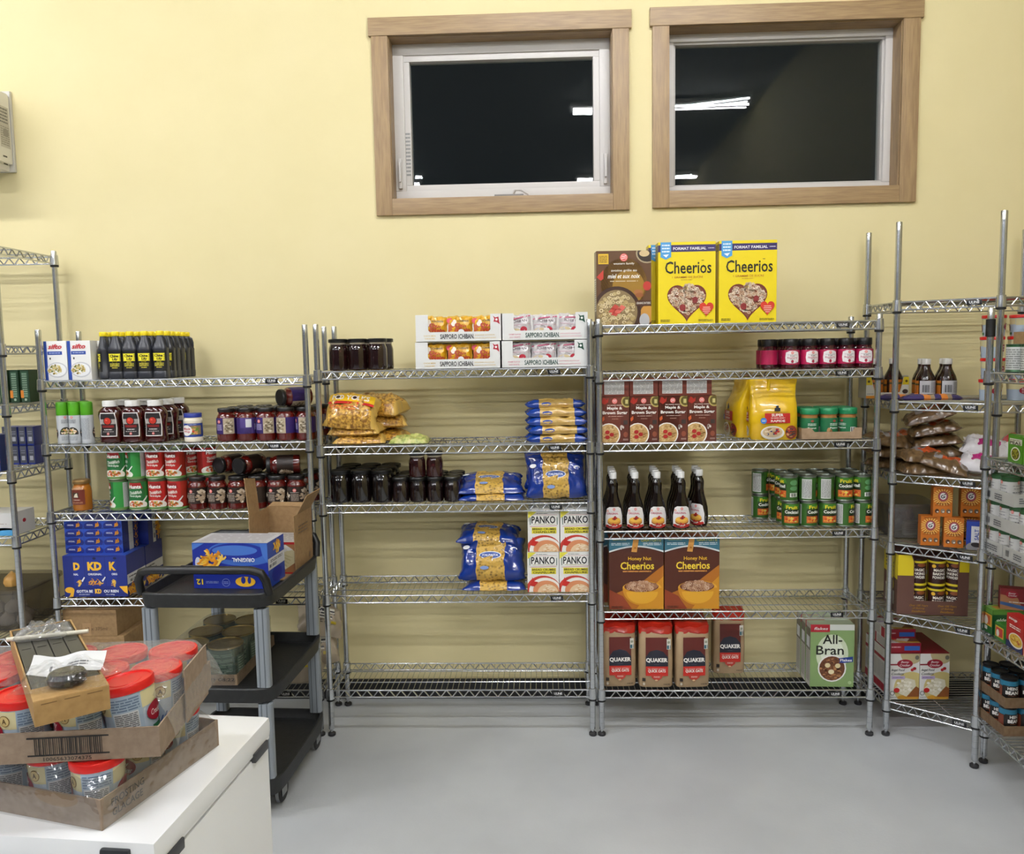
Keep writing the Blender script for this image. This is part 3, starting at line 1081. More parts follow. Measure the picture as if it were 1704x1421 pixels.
A.ell(-.122, .032, .022, .014, 'f0b429', 3, 14).poly([(-.118, .038), (-.1, .03), (-.108, .0), (-.126, .0), (-.118, .016)], 'f0b429', 4).poly([(.108, .048), (.146, .05), (.146, .012), (.13, .022)], 'f0b429', 4)
SD = Art().rect(-d / 2, .0, d / 2, .19, NAVY).poly([(-d / 2, .055), (d / 2, .06), (d / 2, .1), (-d / 2, .1)], 'cfd0d2', 2).lines(-.07, .082, 0, .092, 1, '3a3a3a', 4).bars(-.06, .062, .02, .074, 9, '222222', 4)
noodles(SD, -.01, .025, .075, .022, 40, 4, 8, .014)
kd_logo(SD, -.01, .036, .04, .026, 12)
clipped(SD, -d / 2, .002, d / 2, .188)
clipped(A, -w / 2, .001, w / 2, h)


def kdcase():
    r = thing('macaroni_case')
    MB().box(-w / 2, w / 2, -d / 2, d / 2, 0, h, m(NAVY, .4), b=.0012).art(A, front(-d / 2)).art(SD, rightside(w / 2)).build('carton', r)
    MB().box(-w / 2 + .004, w / 2 - .004, -d / 2 + .004, d / 2 - .004, h - .0005, h + .001, m('2a4aa8', .4)).build('top_flap', r)
    return r


KDC = Kind(kdcase(), 'case')
KDC.put(-2.032, YA + d / 2, ZA[1], 'blue macaroni case with three packets showing in its cut-out front', 'macaroni cases')
KDC.put(-2.03, YA + d / 2 + .172, ZA[1], 'blue macaroni case behind the one with the cut-out front', 'macaroni cases')


def kdbox():
    A = Art().rect(-.0445, 0, .0445, .0375, '2a4fb4').ell(0, .012, .043, .022, '1b2c84', 2, 22).txt('ORIGINAL', -.014, .017, .03, .007, 'e4e8f4', 4, .02)
    clipped(A, -.0445, 0, .0445, .0375)
    noodles(A, .021, .018, .009, .007, 8, 5, 3, .0055)
    S_ = Art().rect(-.075, 0, .075, .0375, NAVY).rect(-.02, .0, .02, .0375, 'cfd0d2', 2)
    noodles(S_, .045, .018, .02, .012, 12, 4, 5)
    r = thing('macaroni_box')
    MB().box(-.0443, .0443, -.075, .075, 0, .037, m(NAVY, .4), b=.001).art(A, front(-.075)).art(S_, rightside(.0443)).build('carton', r)
    return r


KDB = Kind(kdbox(), 'box')
for i in range(3):
    for k in range(4):
        KDB.put(-2.143 + .0895 * i, YA + .045 + .075, ZA[1] + h + .0015 + .038 * k, f"blue macaroni box lying end-on, {('column by the post', 'middle column', 'column facing the cart')[i]}, {('lowest', 'second', 'third', 'top')[k]} of four", 'macaroni boxes')
SD2 = Art().rect(-.055, 0, .055, .155, NAVY).rect(-.012, .0, .016, .155, 'cfd0d2', 2).lines(-.004, .01, .008, .15, 3, '55555a', 4)
noodles(SD2, .038, .08, .014, .06, 26, 4, 9, .012)
cs = thing('macaroni_case')
MB().box(-.13, .13, -.055, .055, 0, .155, m(NAVY, .4), b=.0012).art(SD2, rightside(.13)).build('carton', cs)
MB().box(-.126, .126, -.051, .051, .1545, .156, m('2a4aa8', .4)).build('top_flap', cs)
Kind(cs, 'case').put(-2.01, YA + .262, ZA[1] + h + .0015, 'upper blue macaroni case in the back with a white side panel')

# ================================================================== unit A, bottom shelf
def kraft_case(w, d, h, txt=None, tape=True):
    r = thing('cardboard_carton')
    A = Art()
    if txt:
        A.txt(txt, .03, h * .28, .1, .016, '6d5234', 2, .01)
    A.rect(-.035, .0, .005, h * .5, 'a5825a', 1).rect(-w / 2, h * .86, w / 2, h * .875, '86663f', 1)
    MB().box(-w / 2, w / 2, -d / 2, d / 2, 0, h, KRAFT, b=.003).art(A, front(-d / 2)).build('carton', r)
    f = MB().box(-w / 2 + .004, w / 2 - .004, -d / 2 + .003, -.002, h - .0005, h + .0015, KRAFT).box(-w / 2 + .004, w / 2 - .004, .002, d / 2 - .003, h - .0005, h + .0015, KRAFT)
    f.build('top_flap', r)
    if tape:
        MB().box(-.024, .024, -d / 2 + .004, d / 2 - .004, h + .0015, h + .002, m('b89b6c', .3)).build('packing_tape', r)
    return r


KC = Kind(kraft_case(.25, .268, .121, '12 x 375ml'), 'carton')
KC.put(-2.055, YA + .138, ZA[0], 'brown carton at the bottom of the three carton stack', 'cartons stacked under the macaroni')
KC.put(-2.045, YA + .138, ZA[0] + .123, 'brown carton in the middle of the three carton stack', 'cartons stacked under the macaroni')
KC.put(-2.075, YA + .138, ZA[0] + .246, 'brown carton on top of the three carton stack', 'cartons stacked under the macaroni')


def sack(name, w, d, h, col, A=None, seed=3, **k):
    t = thing(name)
    MB().pillow(w, d, h, lambda u, v: m(col, .4, coat=.3), seed, **k).build('bag', t)
    if A:
        MB().art(A, lambda x, y, l: (x, y, h * 1.03 + EPS * l - 3.2 * h * (x / w) ** 4 - 2.6 * h * (y / d) ** 4)).build('label', t)
    return t


A = Art().rect(-.05, -.035, .05, .03, 'd8d4ca').txt('SALT', -.0, -.052, .05, .014, '20202a', 3, .03).rect(.03, -.06, .055, -.045, 'b5a020', 2).lines(-.05, -.03, .05, .02, 3, '33343a', 3).ell(-.01, .018, .012, .006, '3a3c44', 4)
SK = Kind(sack('flour_bag', .22, .17, .075, 'a89a86', A, 3, wr=.012), 'bag')
SK.put(-1.15, YA + .11, ZA[0] + .011, 'beige flour sack with black print lying on the bottom shelf', 'flour sacks', .12, (.12, 0, .12))
SK.put(-1.105, YA + .225, ZA[0] + .1, 'beige flour sack leaning back behind the printed sack, lower one', 'flour sacks', 0, (.9, 0, .35))
SK.put(-1.085, YA + .23, ZA[0] + .225, 'beige flour sack leaning on top of the other sacks by the post', 'flour sacks', 0, (.6, .35, .5))
# ================================================================== unit B, top shelf: preserves and noodle trays
JAM = m('1b0708', .1, coat=.9)
JAMR = m('2a0a0c', .1, coat=.9)
NECK = m('b9ae9a', .12, coat=.5)
JB = Kind(jar('preserve_jar', .0425, .139, JAM, m('121112', .3), .84, .015, .98, glassneck=NECK), 'jar')
for i, x in enumerate((-.893, -.806, -.719)):
    for j in range(2):
        JB.put(x + .012 * j, YA + .045 + .09 * j, ZB[4], f"dark preserve jar with black lid on the top shelf, {('nearest the posts', 'middle', 'nearest the noodle trays')[i]}, {'back' if j else 'front'} row", 'preserve jars on the top shelf')


def tray(w, d, h, main, kite, l1, l2, c2):
    t = thing('noodle_display_tray')
    W = m('dfdfdc', .45)
    b = MB()
    b.box(-w / 2, w / 2, -d / 2, d / 2, 0, .002, W)
    b.box(-w / 2, w / 2, d / 2 - .002, d / 2, .002, h, W).box(-w / 2, -w / 2 + .002, -d / 2 + .002, d / 2 - .002, .002, h, W).box(w / 2 - .002, w / 2, -d / 2 + .002, d / 2 - .002, .002, h, W)
    x0, x1, zc = -w / 2 + .055, w / 2 - .052, .042
    pts = [(-w / 2, 0), (w / 2, 0), (w / 2, h), (x1, h), (x1, zc + .008), (x1 - .008, zc)]
    pts += [(.01 + .014 * math.cos(a), zc + .0 + .012 * math.sin(a)) for a in (0, PI / 4, PI / 2, 3 * PI / 4, PI)]
    pts += [(x0 + .008, zc), (x0, zc + .008), (x0, h), (-w / 2, h)]
    n = len(pts)
    b.add([(x, -d / 2, z) for x, z in pts] + [(x, -d / 2 + .002, z) for x, z in pts], [tuple(range(n)), tuple(range(2 * n - 1, n - 1, -1))] + [(i, i + n, (i + 1) % n + n, (i + 1) % n) for i in range(n)], W)
    A = Art().txt('SAPPORO ICHIBAN.', -.008, .022, .148, .021, main, 2, .022)
    for k, s in enumerate((l1, l2)):
        A.txt(s, -.128, .026 - .012 * k, .052 if k == 0 else .046, .0065, c2, 2, .005)
    A.txt('JAPANESE NOODLES', .112, .026, .088, .006, c2, 2, .003).txt('NOUILLES JAPONAISES', .115, .014, .092, .006, c2, 2, .003)
    kx, kz = w / 2 - .026, h - .026
    A.poly([(kx - .014, kz + .018), (kx - .004, kz + .01), (kx + .01, kz + .013), (kx + .012, kz - .004), (kx + .016, kz - .02), (kx + .002, kz - .01), (kx - .012, kz - .008), (kx - .008, kz + .004)], kite, 2).ell(kx + .001, kz + .001, .005, .005, 'f0efec', 3, 12)
    b.art(A, front(-d / 2))
    b.build('tray', t)
    return t


def noodle_pack(v):
    t = thing('instant_noodle_pack')
    if v == 'y':
        base, A = 'd9a41c', Art()
        A.poly([(-.058, -.03), (-.02, -.045), (-.01, .0), (-.03, .045), (-.058, .04)], 'b5552a', 1).txt('Chow', .01, .006, .07, .024, 'a83a14', 3, .05).txt('Mein', .02, -.02, .065, .026, 'a83a14', 3, .05)
        A.txt('ICHIBAN', .015, .03, .055, .011, '3a2410', 3, .02).ell(-.05, .034, .017, .014, 'd2475a', 4, 14).ell(-.03, .02, .014, .02, 'e6dccb', 2, 12)
    else:
        base, A = 'cfcacb', Art()
        A.txt('ICHIBAN', .004, .022, .075, .014, '55424a', 3, .015).rect(-.055, .0, .055, .004, 'c3a3aa', 2).ell(.02, -.026, .017, .016, 'b52a3c', 4, 14).ell(-.025, -.03, .03, .014, 'd6c49a', 2, 16)
        A.poly([(-.06, .036), (.06, .05), (.06, .043), (-.06, .03)], 'b5476a', 3)
    MB().pillow(.113, .1, .032, lambda u, v: m(base, .3, coat=.5), 4, wr=.008, seal=.1).build('wrapper', t)
    MB().art(A, lambda x, y, l: (x * .88, y * .8, .0325 * (1 - .35 * (min(abs(x), .0565) / .0565) ** 3) * (1 - .3 * (abs(y) / .05) ** 3) + .0025 + EPS * l), .02, .02).build('printed_front', t)
    return t


NY, NP = Kind(noodle_pack('y'), 'packet'), Kind(noodle_pack('p'), 'packet')
TY = Kind(tray(.378, .2, .117, '2a2a2c', 'b02a3a', 'CHOW MEIN', 'YAKISOBA', 'd2b25c'), 'tray')
TP = Kind(tray(.375, .2, .117, '1d4038', '1c4a38', 'SHRIMP FLAVOR', 'GOUT CREVETTE', 'd98a9a'), 'tray')
for col in (0, 1):
    for k in (0, 1):
        x = (-.352 if col == 0 else .013) + (.004 if k and col == 0 else 0) + (.006 if col and k else 0)
        z = ZB[4] + .1185 * k
        if col == 0:
            x -= .004
        (TY if col == 0 else TP).put(x, YA + .108, z, f"white noodle tray with {'red' if col == 0 else 'green'} kite mark, {'upper' if k else 'lower'} one", 'noodle display trays')
        for q in range(3):
            (NY if col == 0 else NP).put(x - .115 + .112 * q + .006, YA + .05, z + .062, f"{'yellow and orange' if col == 0 else 'white and pink'} noodle packet, {('first', 'middle', 'last')[q]} in the {'upper' if k else 'lower'} tray", 'instant noodle packets', 0, (PI / 2 - .12, (.12 if col else -.05) * (q - 1) * (1 if k else .3), .0))

# ================================================================== unit B, second shelf
def noodle_bag():
    t = thing('egg_noodle_bag')
    f = lambda u, v: NOODLE if abs(u) < .84 else m('d9b25a', .3, coat=.5)
    MB().pillow(.235, .19, .085, f, 9, wr=.012, pw=2.6).build('bag', t)
    A = Art()
    n = 11
    top, bot = [], []
    for i in range(n):
        x = -.1 + .2 * i / (n - 1)
        top.append((x, .045 + .006 * abs(math.sin(i * 1.3))))
        bot.append((x, -.0))
    A.poly(bot + top[::-1], 'e8b81e', 1).rect(-.1, -.016, .1, -.002, 'b8231c', 2).txt('NO YOLKS', -.005, .024, .165, .032, 'f2e6da', 3, .03)
    for x in (-.062, .012):
        A.ell(x, .024, .014, .015, 'f2e6da', 4, 14).ell(x, .024, .009, .01, '33190c', 5, 12)
    A.txt('Extra Broad', -.03, -.028, .12, .011, 'd8531c', 3, .02).txt('Tres Larges', -.03, -.043, .11, .01, 'd8531c', 3, .02)
    return t, A


t, A = noodle_bag()
MB().art(A, lambda x, y, l: (x, y, .085 * (1 - .25 * abs(x / .117) ** 3) * (1 - .3 * abs(y / .095) ** 2.4) + .0045 + EPS * l), .02, .02).build('printed_front', t)
NB = Kind(t, 'bag')
NB.put(-.845, YA + .075, ZB[3] + .128, 'yellow egg noodle bag on top of the front stack, lettering tilted up', 'egg noodle bags', .03, (.72, .09, .03))
t2 = copy_tree(t)
for c in list(t2.children):
    if c.name.startswith('printed'):
        bpy.data.objects.remove(c)
NB2 = Kind(t2, 'bag')
for x, y, z, lb, r in ((-.83, .1, .045, 'middle bag of the front noodle stack, its end curling up', (.05, -.02, -.05)), (-.815, .105, .0, 'bottom bag of the front noodle stack', (0, 0, .06)),
                       (-.75, .225, .13, 'top bag of the rear noodle stack', (.1, .1, -.25)), (-.745, .225, .068, 'middle bag of the rear noodle stack', (.05, .02, .2)), (-.74, .23, .0, 'bottom bag of the rear noodle stack', (0, 0, -.1))):
    o = NB2.put(x, YA + y, ZB[3] + z, lb, 'egg noodle bags', 0, r)
for o in [o for o in COL.objects if o.name.startswith('egg_noodle_bag')]:
    if o['label'].split()[0] == 'bottom':
        o.scale = (1, 1, .62)
    elif o['label'].split()[0] == 'middle':
        o.scale = (1, 1, .72)
t = thing('dried_greens_bag')
MB().pillow(.18, .13, .035, lambda u, v: noisy('dried_greens', '7d8a3a', 'd2c987', 60, .35, .5, coat=.5, c3='b9c06a'), 21, wr=.012).build('bag', t)
Kind(t, 'bag').put(-.59, YA + .07, ZB[3], 'flat clear bag of pale green strips lying beside the egg noodles')


def spaghetti():
    t = thing('spaghetti_packet')
    f = lambda u, v: m('0f3a90', .25, coat=.6) if (u < -.52 or u > .62) else noisy('spaghetti', 'b08a3a', 'cfae62', 8, .3, .1, stretch=(1, 40, 40), coat=.7)
    MB().pillow(.27, .085, .0365, f, 5, 30, 14, wr=.006, pw=2.4, flat=.9, seal=.06).build('packet', t)
    A = Art().ell(-.04, .016, .022, .0085, '2a5cc0', 1).ell(-.04, .016, .019, .0065, '1d3f92', 2).lines(-.054, .0135, -.026, .0185, 1, 'dfe4f2', 3).lines(.0, .014, .06, .018, 1, '7a5c22', 2)
    MB().art(A, front(-.0405)).build('label', t)
    return t


SPG = Kind(spaghetti(), 'packet')
for k, (x, y, lb) in enumerate(((.068, .05, 'lowest of the front pile'), (.075, .052, 'second from the bottom of the front pile'), (.07, .056, 'third from the bottom of the front pile'), (.066, .07, 'fourth from the bottom of the front pile'), (.062, .1, 'on top of the pile'))):
    SPG.put(x, YA + y, ZB[3] + .0375 * k, f'blue and gold spaghetti packet, {lb}', 'spaghetti packets', rng.uniform(-.05, .05))
for k in range(4):
    SPG.put(.06, YA + .17, ZB[3] + .0375 * k, f'blue and gold spaghetti packet in the rear pile, {ORD[k]} from the bottom', 'spaghetti packets', rng.uniform(-.05, .05))

# ================================================================== unit B, third shelf: dark preserve jars, pasta bags
JT = Kind(jar('preserve_jar', .0455, .146, m('0d0708', .1, coat=.9), m('0b0b0b', .35), .84, .016, .98, glassneck=m('191213', .1, coat=.6)), 'jar')
JS = Kind(jar('preserve_jar', .0375, .113, m('140809', .1, coat=.9), m('0b0b0b', .35), .84, .015, .98, glassneck=m('191213', .1, coat=.6)), 'jar')
JTOP = Kind(jar('preserve_jar', .0375, .113, JAMR, m('0f0d0d', .35), .84, .015, .98, glassneck=NECK), 'jar')
for i, x in enumerate((-.906, -.812, -.718)):
    for j in range(3):
        JT.put(x + .004 * j, YA + .05 + .093 * j, ZB[2], f"tall black looking preserve jar, {('beside the shelf post', 'middle column', 'beside the small jars')[i]}, {ROW[j]}", 'tall preserve jars')
for i, x in enumerate((-.632, -.555, -.478, -.401)):
    for j in range(3):
        JS.put(x + .003 * j, YA + .042 + .0775 * j, ZB[2], f"small black looking preserve jar, {ORD[i]} from the tall jars, {ROW[j]}", 'small preserve jars')
for i, x in enumerate((-.556, -.478)):
    JTOP.put(x, YA + .044, ZB[2] + .1135, f"small wine red preserve jar stacked on the others, {'nearer the tall jars' if i == 0 else 'nearer the pasta bags'}", 'stacked preserve jars')


def pasta_bag(v=0, seed=11):
    t = thing('pasta_bag')
    blue = m('0b2f84', .22, coat=.7)
    f = lambda u, v_: blue if (u < -.48 or u > .42) else PASTA
    MB().pillow(.3, .21, .075, f, seed, 30, 18, wr=.014, pw=2.6, seal=.06).build('bag', t)
    A = Art().ell(-.005, -.012, .05, .018, 'dfe3ee', 1, 22).ell(-.005, -.012, .046, .0145, '1c4796', 2, 22).txt('ITALPASTA', -.005, -.012, .072, .0105, 'eef0f6', 3, .015)
    A.ell(-.005, -.034, .013, .007, 'e3e2da', 3, 10).ell(.1, .02, .016, .009, 'e3e4e8', 2, 14).ell(-.115, .03, .016, .01, 'e3e4e8', 2, 14).ell(-.03, -.068, .02, .008, '7f9ad0', 2, 12)
    MB().art(A, lambda x, y, l: (x, y, .0762 * (1 - .32 * abs(x / .15) ** 3) * (1 - .42 * abs(y / .105) ** 2.6) + .0038 + EPS * l), .02, .02).build('label', t)
    return t


PB = Kind(pasta_bag(), 'bag')
PB.put(-.225, YA + .115, ZB[2], 'blue pasta bag lying under another beside the small jars', 'pasta bags', -.02).scale = (.98, 1, .62)
PB.put(-.235, YA + .125, ZB[2] + .054, 'blue pasta bag lying on top of another beside the small jars', 'pasta bags', 0, (.24, 0, .03))
PB.put(.062, YA + .1, ZB[2] + .1, 'blue pasta bag standing up in front by the shelf post, window facing out', 'pasta bags', 0, (1.12, .0, .05)).scale = (.9, 1.0, .8)
PB.put(.055, YA + .19, ZB[2] + .11, 'blue pasta bag leaning back behind the standing one', 'pasta bags', 0, (.9, 0, .0)).scale = (.9, .95, .8)
PB.put(.055, YA + .265, ZB[2] + .098, 'blue pasta bag at the very back behind the standing one', 'pasta bags', 0, (1.45, 0, -.03)).scale = (.9, .85, .8)
# fourth shelf
PB.put(-.222, YA + .115, ZB[1], 'blue pasta bag lying flat at the bottom of the three beside the crumb boxes', 'pasta bags', .0).scale = (.95, 1, .66)
PB.put(-.232, YA + .11, ZB[1] + .125, 'blue pasta bag tilted up in the middle of the three beside the crumb boxes', 'pasta bags', 0, (.95, 0, -.02)).scale = (1, 1.0, 1)
PB.put(-.25, YA + .18, ZB[1] + .21, 'blue pasta bag lying on top of the three beside the crumb boxes', 'pasta bags', 0, (.22, .05, -.06)).scale = (.95, .9, .75)


def panko():
    A = Art().rect(-.07, 0, .07, .182, 'e9e8e4', 0)
    A.poly([(-.068, .18), (-.03, .18), (-.068, .15)], 'e6dc4a', 2)
    A.lines(-.03, .17, .02, .174, 1, '55555a', 2).rect(-.06, .165, .06, .166, 'b5453c', 2)
    A.poly([(-.058, .124), (-.054, .16), (.058, .163), (.06, .124)], 'f2f1ec', 3).txt('PANKO', .0, .144, .105, .033, '17181a', 5, .02)
    A.rect(-.06, .122, -.057, .155, '2a5c4a', 5).rect(.059, .122, .062, .155, '2a5c4a', 5).lines(-.045, .1225, .05, .126, 1, 'b9b060', 4)
    A.poly([(-.06, .114), (.06, .118), (.06, .1165), (-.06, .1125)], 'c03a3a', 3).rect(-.052, .082, .057, .11, 'e9dc3c', 2).txt('BREAD CRUMBS', .003, .102, .104, .0095, '1f1f18', 4, .02).txt('CHAPELURE', .003, .089, .098, .009, '1f1f18', 4, .02)
    A.ell(.0, .015, .075, .06, 'c23b2e', 2, 30).ell(.008, .004, .072, .062, 'f0ece4', 3, 30).ell(.012, .008, .058, .045, 'd98f62', 4, 26).ell(.02, -.002, .046, .038, 'e8c9a0', 5, 22).blobs(.02, .008, .036, .024, 26, ['f0dcc0', 'd9aa78', 'e3bd8c'], .007, 6, 4)
    A.poly([(-.058, .03), (-.048, .068), (-.04, .05), (-.022, .046), (-.04, .026)], 'c4271f', 8)
    clipped(A, -.07, 0, .07, .182)
    L = Art().rect(-.055, 0, .055, .182, 'd9cf5a', 0).lines(-.04, .02, .04, .16, 16, '8a8350', 2)
    r = carton('crumb_box', .14, .11, .182, 'e6e5e0', A, None, None, L)
    return r


PK = Kind(panko(), 'box')
for k in (0, 1):
    for i, x in enumerate((.0, .142)):
        PK.put(x + (.004 if k else 0), YA + .06, ZB[1] + .1835 * k, f"white bread crumb box, {'beside the pasta bags' if i == 0 else 'against the shelf post'}, {'upper' if k else 'lower'} tier", 'bread crumb boxes', rng.uniform(-.02, .02))
        PK.put(x + .006, YA + .178, ZB[1] + .1835 * k, f"white bread crumb box in the second row, {'pasta bag side' if i == 0 else 'post side'}, {'upper' if k else 'lower'} tier", 'bread crumb boxes')

# ================================================================== unit C, top shelf: cereal boxes
def honey_oat():
    w, h, d = .236, .315, .07
    A = Art().rect(-w / 2, 0, w / 2, h, '5a3a1e', 0).ell(.0, .175, .1, .11, '7d5a1c', 0, 30).ell(.02, .16, .07, .075, '96701e', 1, 26)
    A.rect(-w / 2 + .008, h - .055, -w / 2 + .052, h - .012, 'e0b62c', 3).lines(-w / 2 + .012, h - .05, -w / 2 + .047, h - .018, 5, '6e5210', 4)
    seal(A, .0, h - .028, .017)
    A.txt('western family', .0, h - .055, .09, .012, 'ede6d8', 4, .012).txt('avoine grille au', .0, h - .084, .11, .013, 'ede6d8', 4, .01).txt('miel et aux noix', .0, h - .107, .14, .019, 'f6f2ea', 4, .015, .3).lines(-.06, h - .131, .06, h - .125, 1, 'd9cbb0', 4)
    A.ell(.1, h - .012, .048, .042, 'a89878', 3, 20).ell(.1, h - .012, .042, .036, '2c1d12', 4, 20).ell(.088, h - .012, .022, .014, 'd2b98a', 5, 14)
    A.ell(-.032, .055, .105, .11, '3a2014', 4, 34).ell(-.032, .055, .09, .095, '8a744e', 5, 34).blobs(-.032, .055, .08, .085, 150, ['cdb98a', 'b9a06a', 'ddcba0'], .0085, 6, 3, True)
    for q, (x, y) in enumerate(((-.04, .075), (-.025, .06), (-.04, .05), (-.012, .072), (-.05, .062))):
        A.poly([(x - .018, y - .006), (x, y + .014), (x + .018, y + .004), (x + .006, y - .012)], ('c4483c', 'd9685a')[q % 2], 12 + q % 2)
    A.poly([(-w / 2, .205), (-.088, .235), (-.088, .198), (-.1, .19)], 'b83a2c', 3).ell(.1, .165, .018, .02, 'b8342a', 3, 14).ell(.062, .14, .02, .01, 'a5683a', 3, 14).ell(.066, .126, .018, .01, '96592e', 4, 14)
    A.rect(.05, .08, w / 2, .104, '4a2a18', 6).txt('GRAINS ENTIERS', .084, .092, .06, .009, 'e6ddd0', 8, .01).ell(.1, .045, .03, .04, 'c08a3a', 3).ell(.088, .018, .022, .03, 'b5b5b8', 8)
    clipped(A, -w / 2, 0, w / 2, h)
    L = Art().rect(-d / 2, 0, d / 2, h, '8a7a66').rect(-d / 2 + .006, .06, d / 2 - .006, .2, 'cfcabd', 2).lines(-d / 2 + .01, .065, d / 2 - .01, .195, 14, '7d7870', 3)
    return carton('cereal_box', w, d, h, '6e4c22', A, None, None, L)


Kind(honey_oat(), 'box').put(.362, YA + .05, ZCs[5], 'brown cereal box with a bowl and strawberries, on the top shelf', 'cereal boxes on the top shelf', .05)


def loop_cereal(alt=False):
    w, h, d = .243, .345, .075
    A = Art().rect(-w / 2, 0, w / 2, h, 'ecd312', 0).rect(-w / 2, h - .041, w / 2, h - .012, '33265e', 1)
    A.poly([(-w / 2 + .01, h), (-w / 2 + .055, h), (-w / 2 + .055, h - .062), (-w / 2 + .032, h - .073), (-w / 2 + .01, h - .062)], '4a9ad2', 3).lines(-w / 2 + .016, h - .045, -w / 2 + .049, h - .006, 3, 'dfeef8', 4).poly([(-w / 2 + .02, h - .053), (-w / 2 + .046, h - .05), (-w / 2 + .034, h - .064)], 'eef4f8', 4)
    A.txt('FORMAT FAMILIAL', .012, h - .0275, .14, .012, 'f2f0f4', 4, .02).lines(.09, h - .03, .116, h - .024, 1, 'd8d4e4', 4)
    A.txt('Cheerios', .006, .238, .196, .052, '17160f', 4, .012).rect(.062, .266, .072, .268, '17160f', 4)
    A.txt('1 GRAMME DE SUCRE', .003, .197, .13, .0085, 'b8701c', 4, .006).lines(-.025, .184, .025, .188, 1, 'c08a2c', 4)
    cx, cy, hw, hh = .0, .085, .166, .158
    A.heart(cx, cy, hw, hh, '6d2a1e', 3, 50)
    ins = lambda x, y: (lambda a, b: (a * a + b * b - 1) ** 3 - a * a * b ** 3 < 0)((x - cx) / (hw * .40), (y - cy - .012) / (hh * .40))
    A.heart(cx, cy + .0005, hw * .9, hh * .89, '7d4a34', 4, 50).blobs(cx, cy, hw * .5, hh * .52, 330, ['e3cdb4', 'd2b698', 'eedcc8', 'c9a684'], .0068, 5, 6, True, ins)
    A.ell(-.018, .068, .013, .015, '8a2a2a', 12, 14).ell(.035, .1, .012, .014, '7d2626', 12, 14)
    A.heart(.083, .058, .06, .06, 'd23a26', 14, 30)
    for k, q in enumerate((.03, .034, .03, .02)):
        A.rect(.083 - q / 2, .066 - .008 * k, .083 + q / 2, .0695 - .008 * k, 'f0b8a8', 16)
    A.lines(-w / 2 + .01, .008, -w / 2 + .05, .02, 2, '6e6210', 4).lines(.05, .008, .112, .018, 3, '8a7c1c', 4)
    L = Art().rect(-d / 2, 0, d / 2, h, 'e0c810').rect(-d / 2, h - .041, d / 2, h - .012, '33265e', 1)
    return carton('cereal_box', w, d, h, 'e6cc10', A, L, None, L)


CH = Kind(loop_cereal(), 'box')
CH.put(.63, YA + .04, ZCs[5], 'yellow cereal box with a heart of rings, nearer the brown cereal box', 'cereal boxes on the top shelf')
CH.put(.887, YA + .035, ZCs[5], 'yellow cereal box with a heart of rings, outermost of the row', 'cereal boxes on the top shelf')
CH.put(.6, YA + .12, ZCs[5], 'yellow cereal box mostly hidden between the brown box and its twin', 'cereal boxes on the top shelf')

# ================================================================== unit C, second shelf: red fruit spread
A = Art().rect(-.15, .02, .15, .082, 'a81848', 0)
for q in (0,):
    A.poly([(q - .027, .03), (q - .03, .05), (q - .027, .072), (q - .012, .078), (q + .012, .078), (q + .027, .072), (q + .03, .05), (q + .027, .03), (q + .01, .025), (q - .01, .025)], 'e9e4e3', 2)
    seal(A, q, .07, .006)
    A.lines(q - .02, .06, q + .02, .063, 1, '8a8088', 3).txt('PURE', q, .056, .018, .005, '3a2a30', 4, .01).txt('Raspberry', q, .048, .042, .01, 'b5395a', 4, .008, .2).lines(q - .01, .041, q + .01, .044, 1, '6a5a60', 3).ell(q, .033, .0055, .007, '9a1c3a', 4, 12)
    A.lines(q + .012, .029, q + .024, .032, 1, '55474c', 4)
RA = Kind(jar('fruit_spread_jar', .0375, .13, m('3a0a14', .12, coat=.8), m('121012', .35), .82, .03, .84, None, .02, .08, A), 'jar')
names = ['outermost towards the empty side', 'second from the empty side', 'third from the empty side', 'third from the shelf post', 'second from the shelf post', 'against the shelf post']
for i, x in enumerate((1.085, 1.164, 1.242, 1.32, 1.398)):
    for j in range(3):
        RA.put(x, YA + .04 + .08 * j, ZCs[4], f"raspberry spread jar with black lid, {names[i + 1] if i else names[0]}, {ROW[j]}", 'raspberry spread jars', rng.uniform(-.15, .15))
RA.put(1.005, YA + .09, ZCs[4], 'raspberry spread jar standing apart from the block, label turned away, nearer the front', 'raspberry spread jars', 1.9)
RA.put(1.01, YA + .17, ZCs[4], 'raspberry spread jar standing apart from the block, label turned away, at the back', 'raspberry spread jars', 1.7)

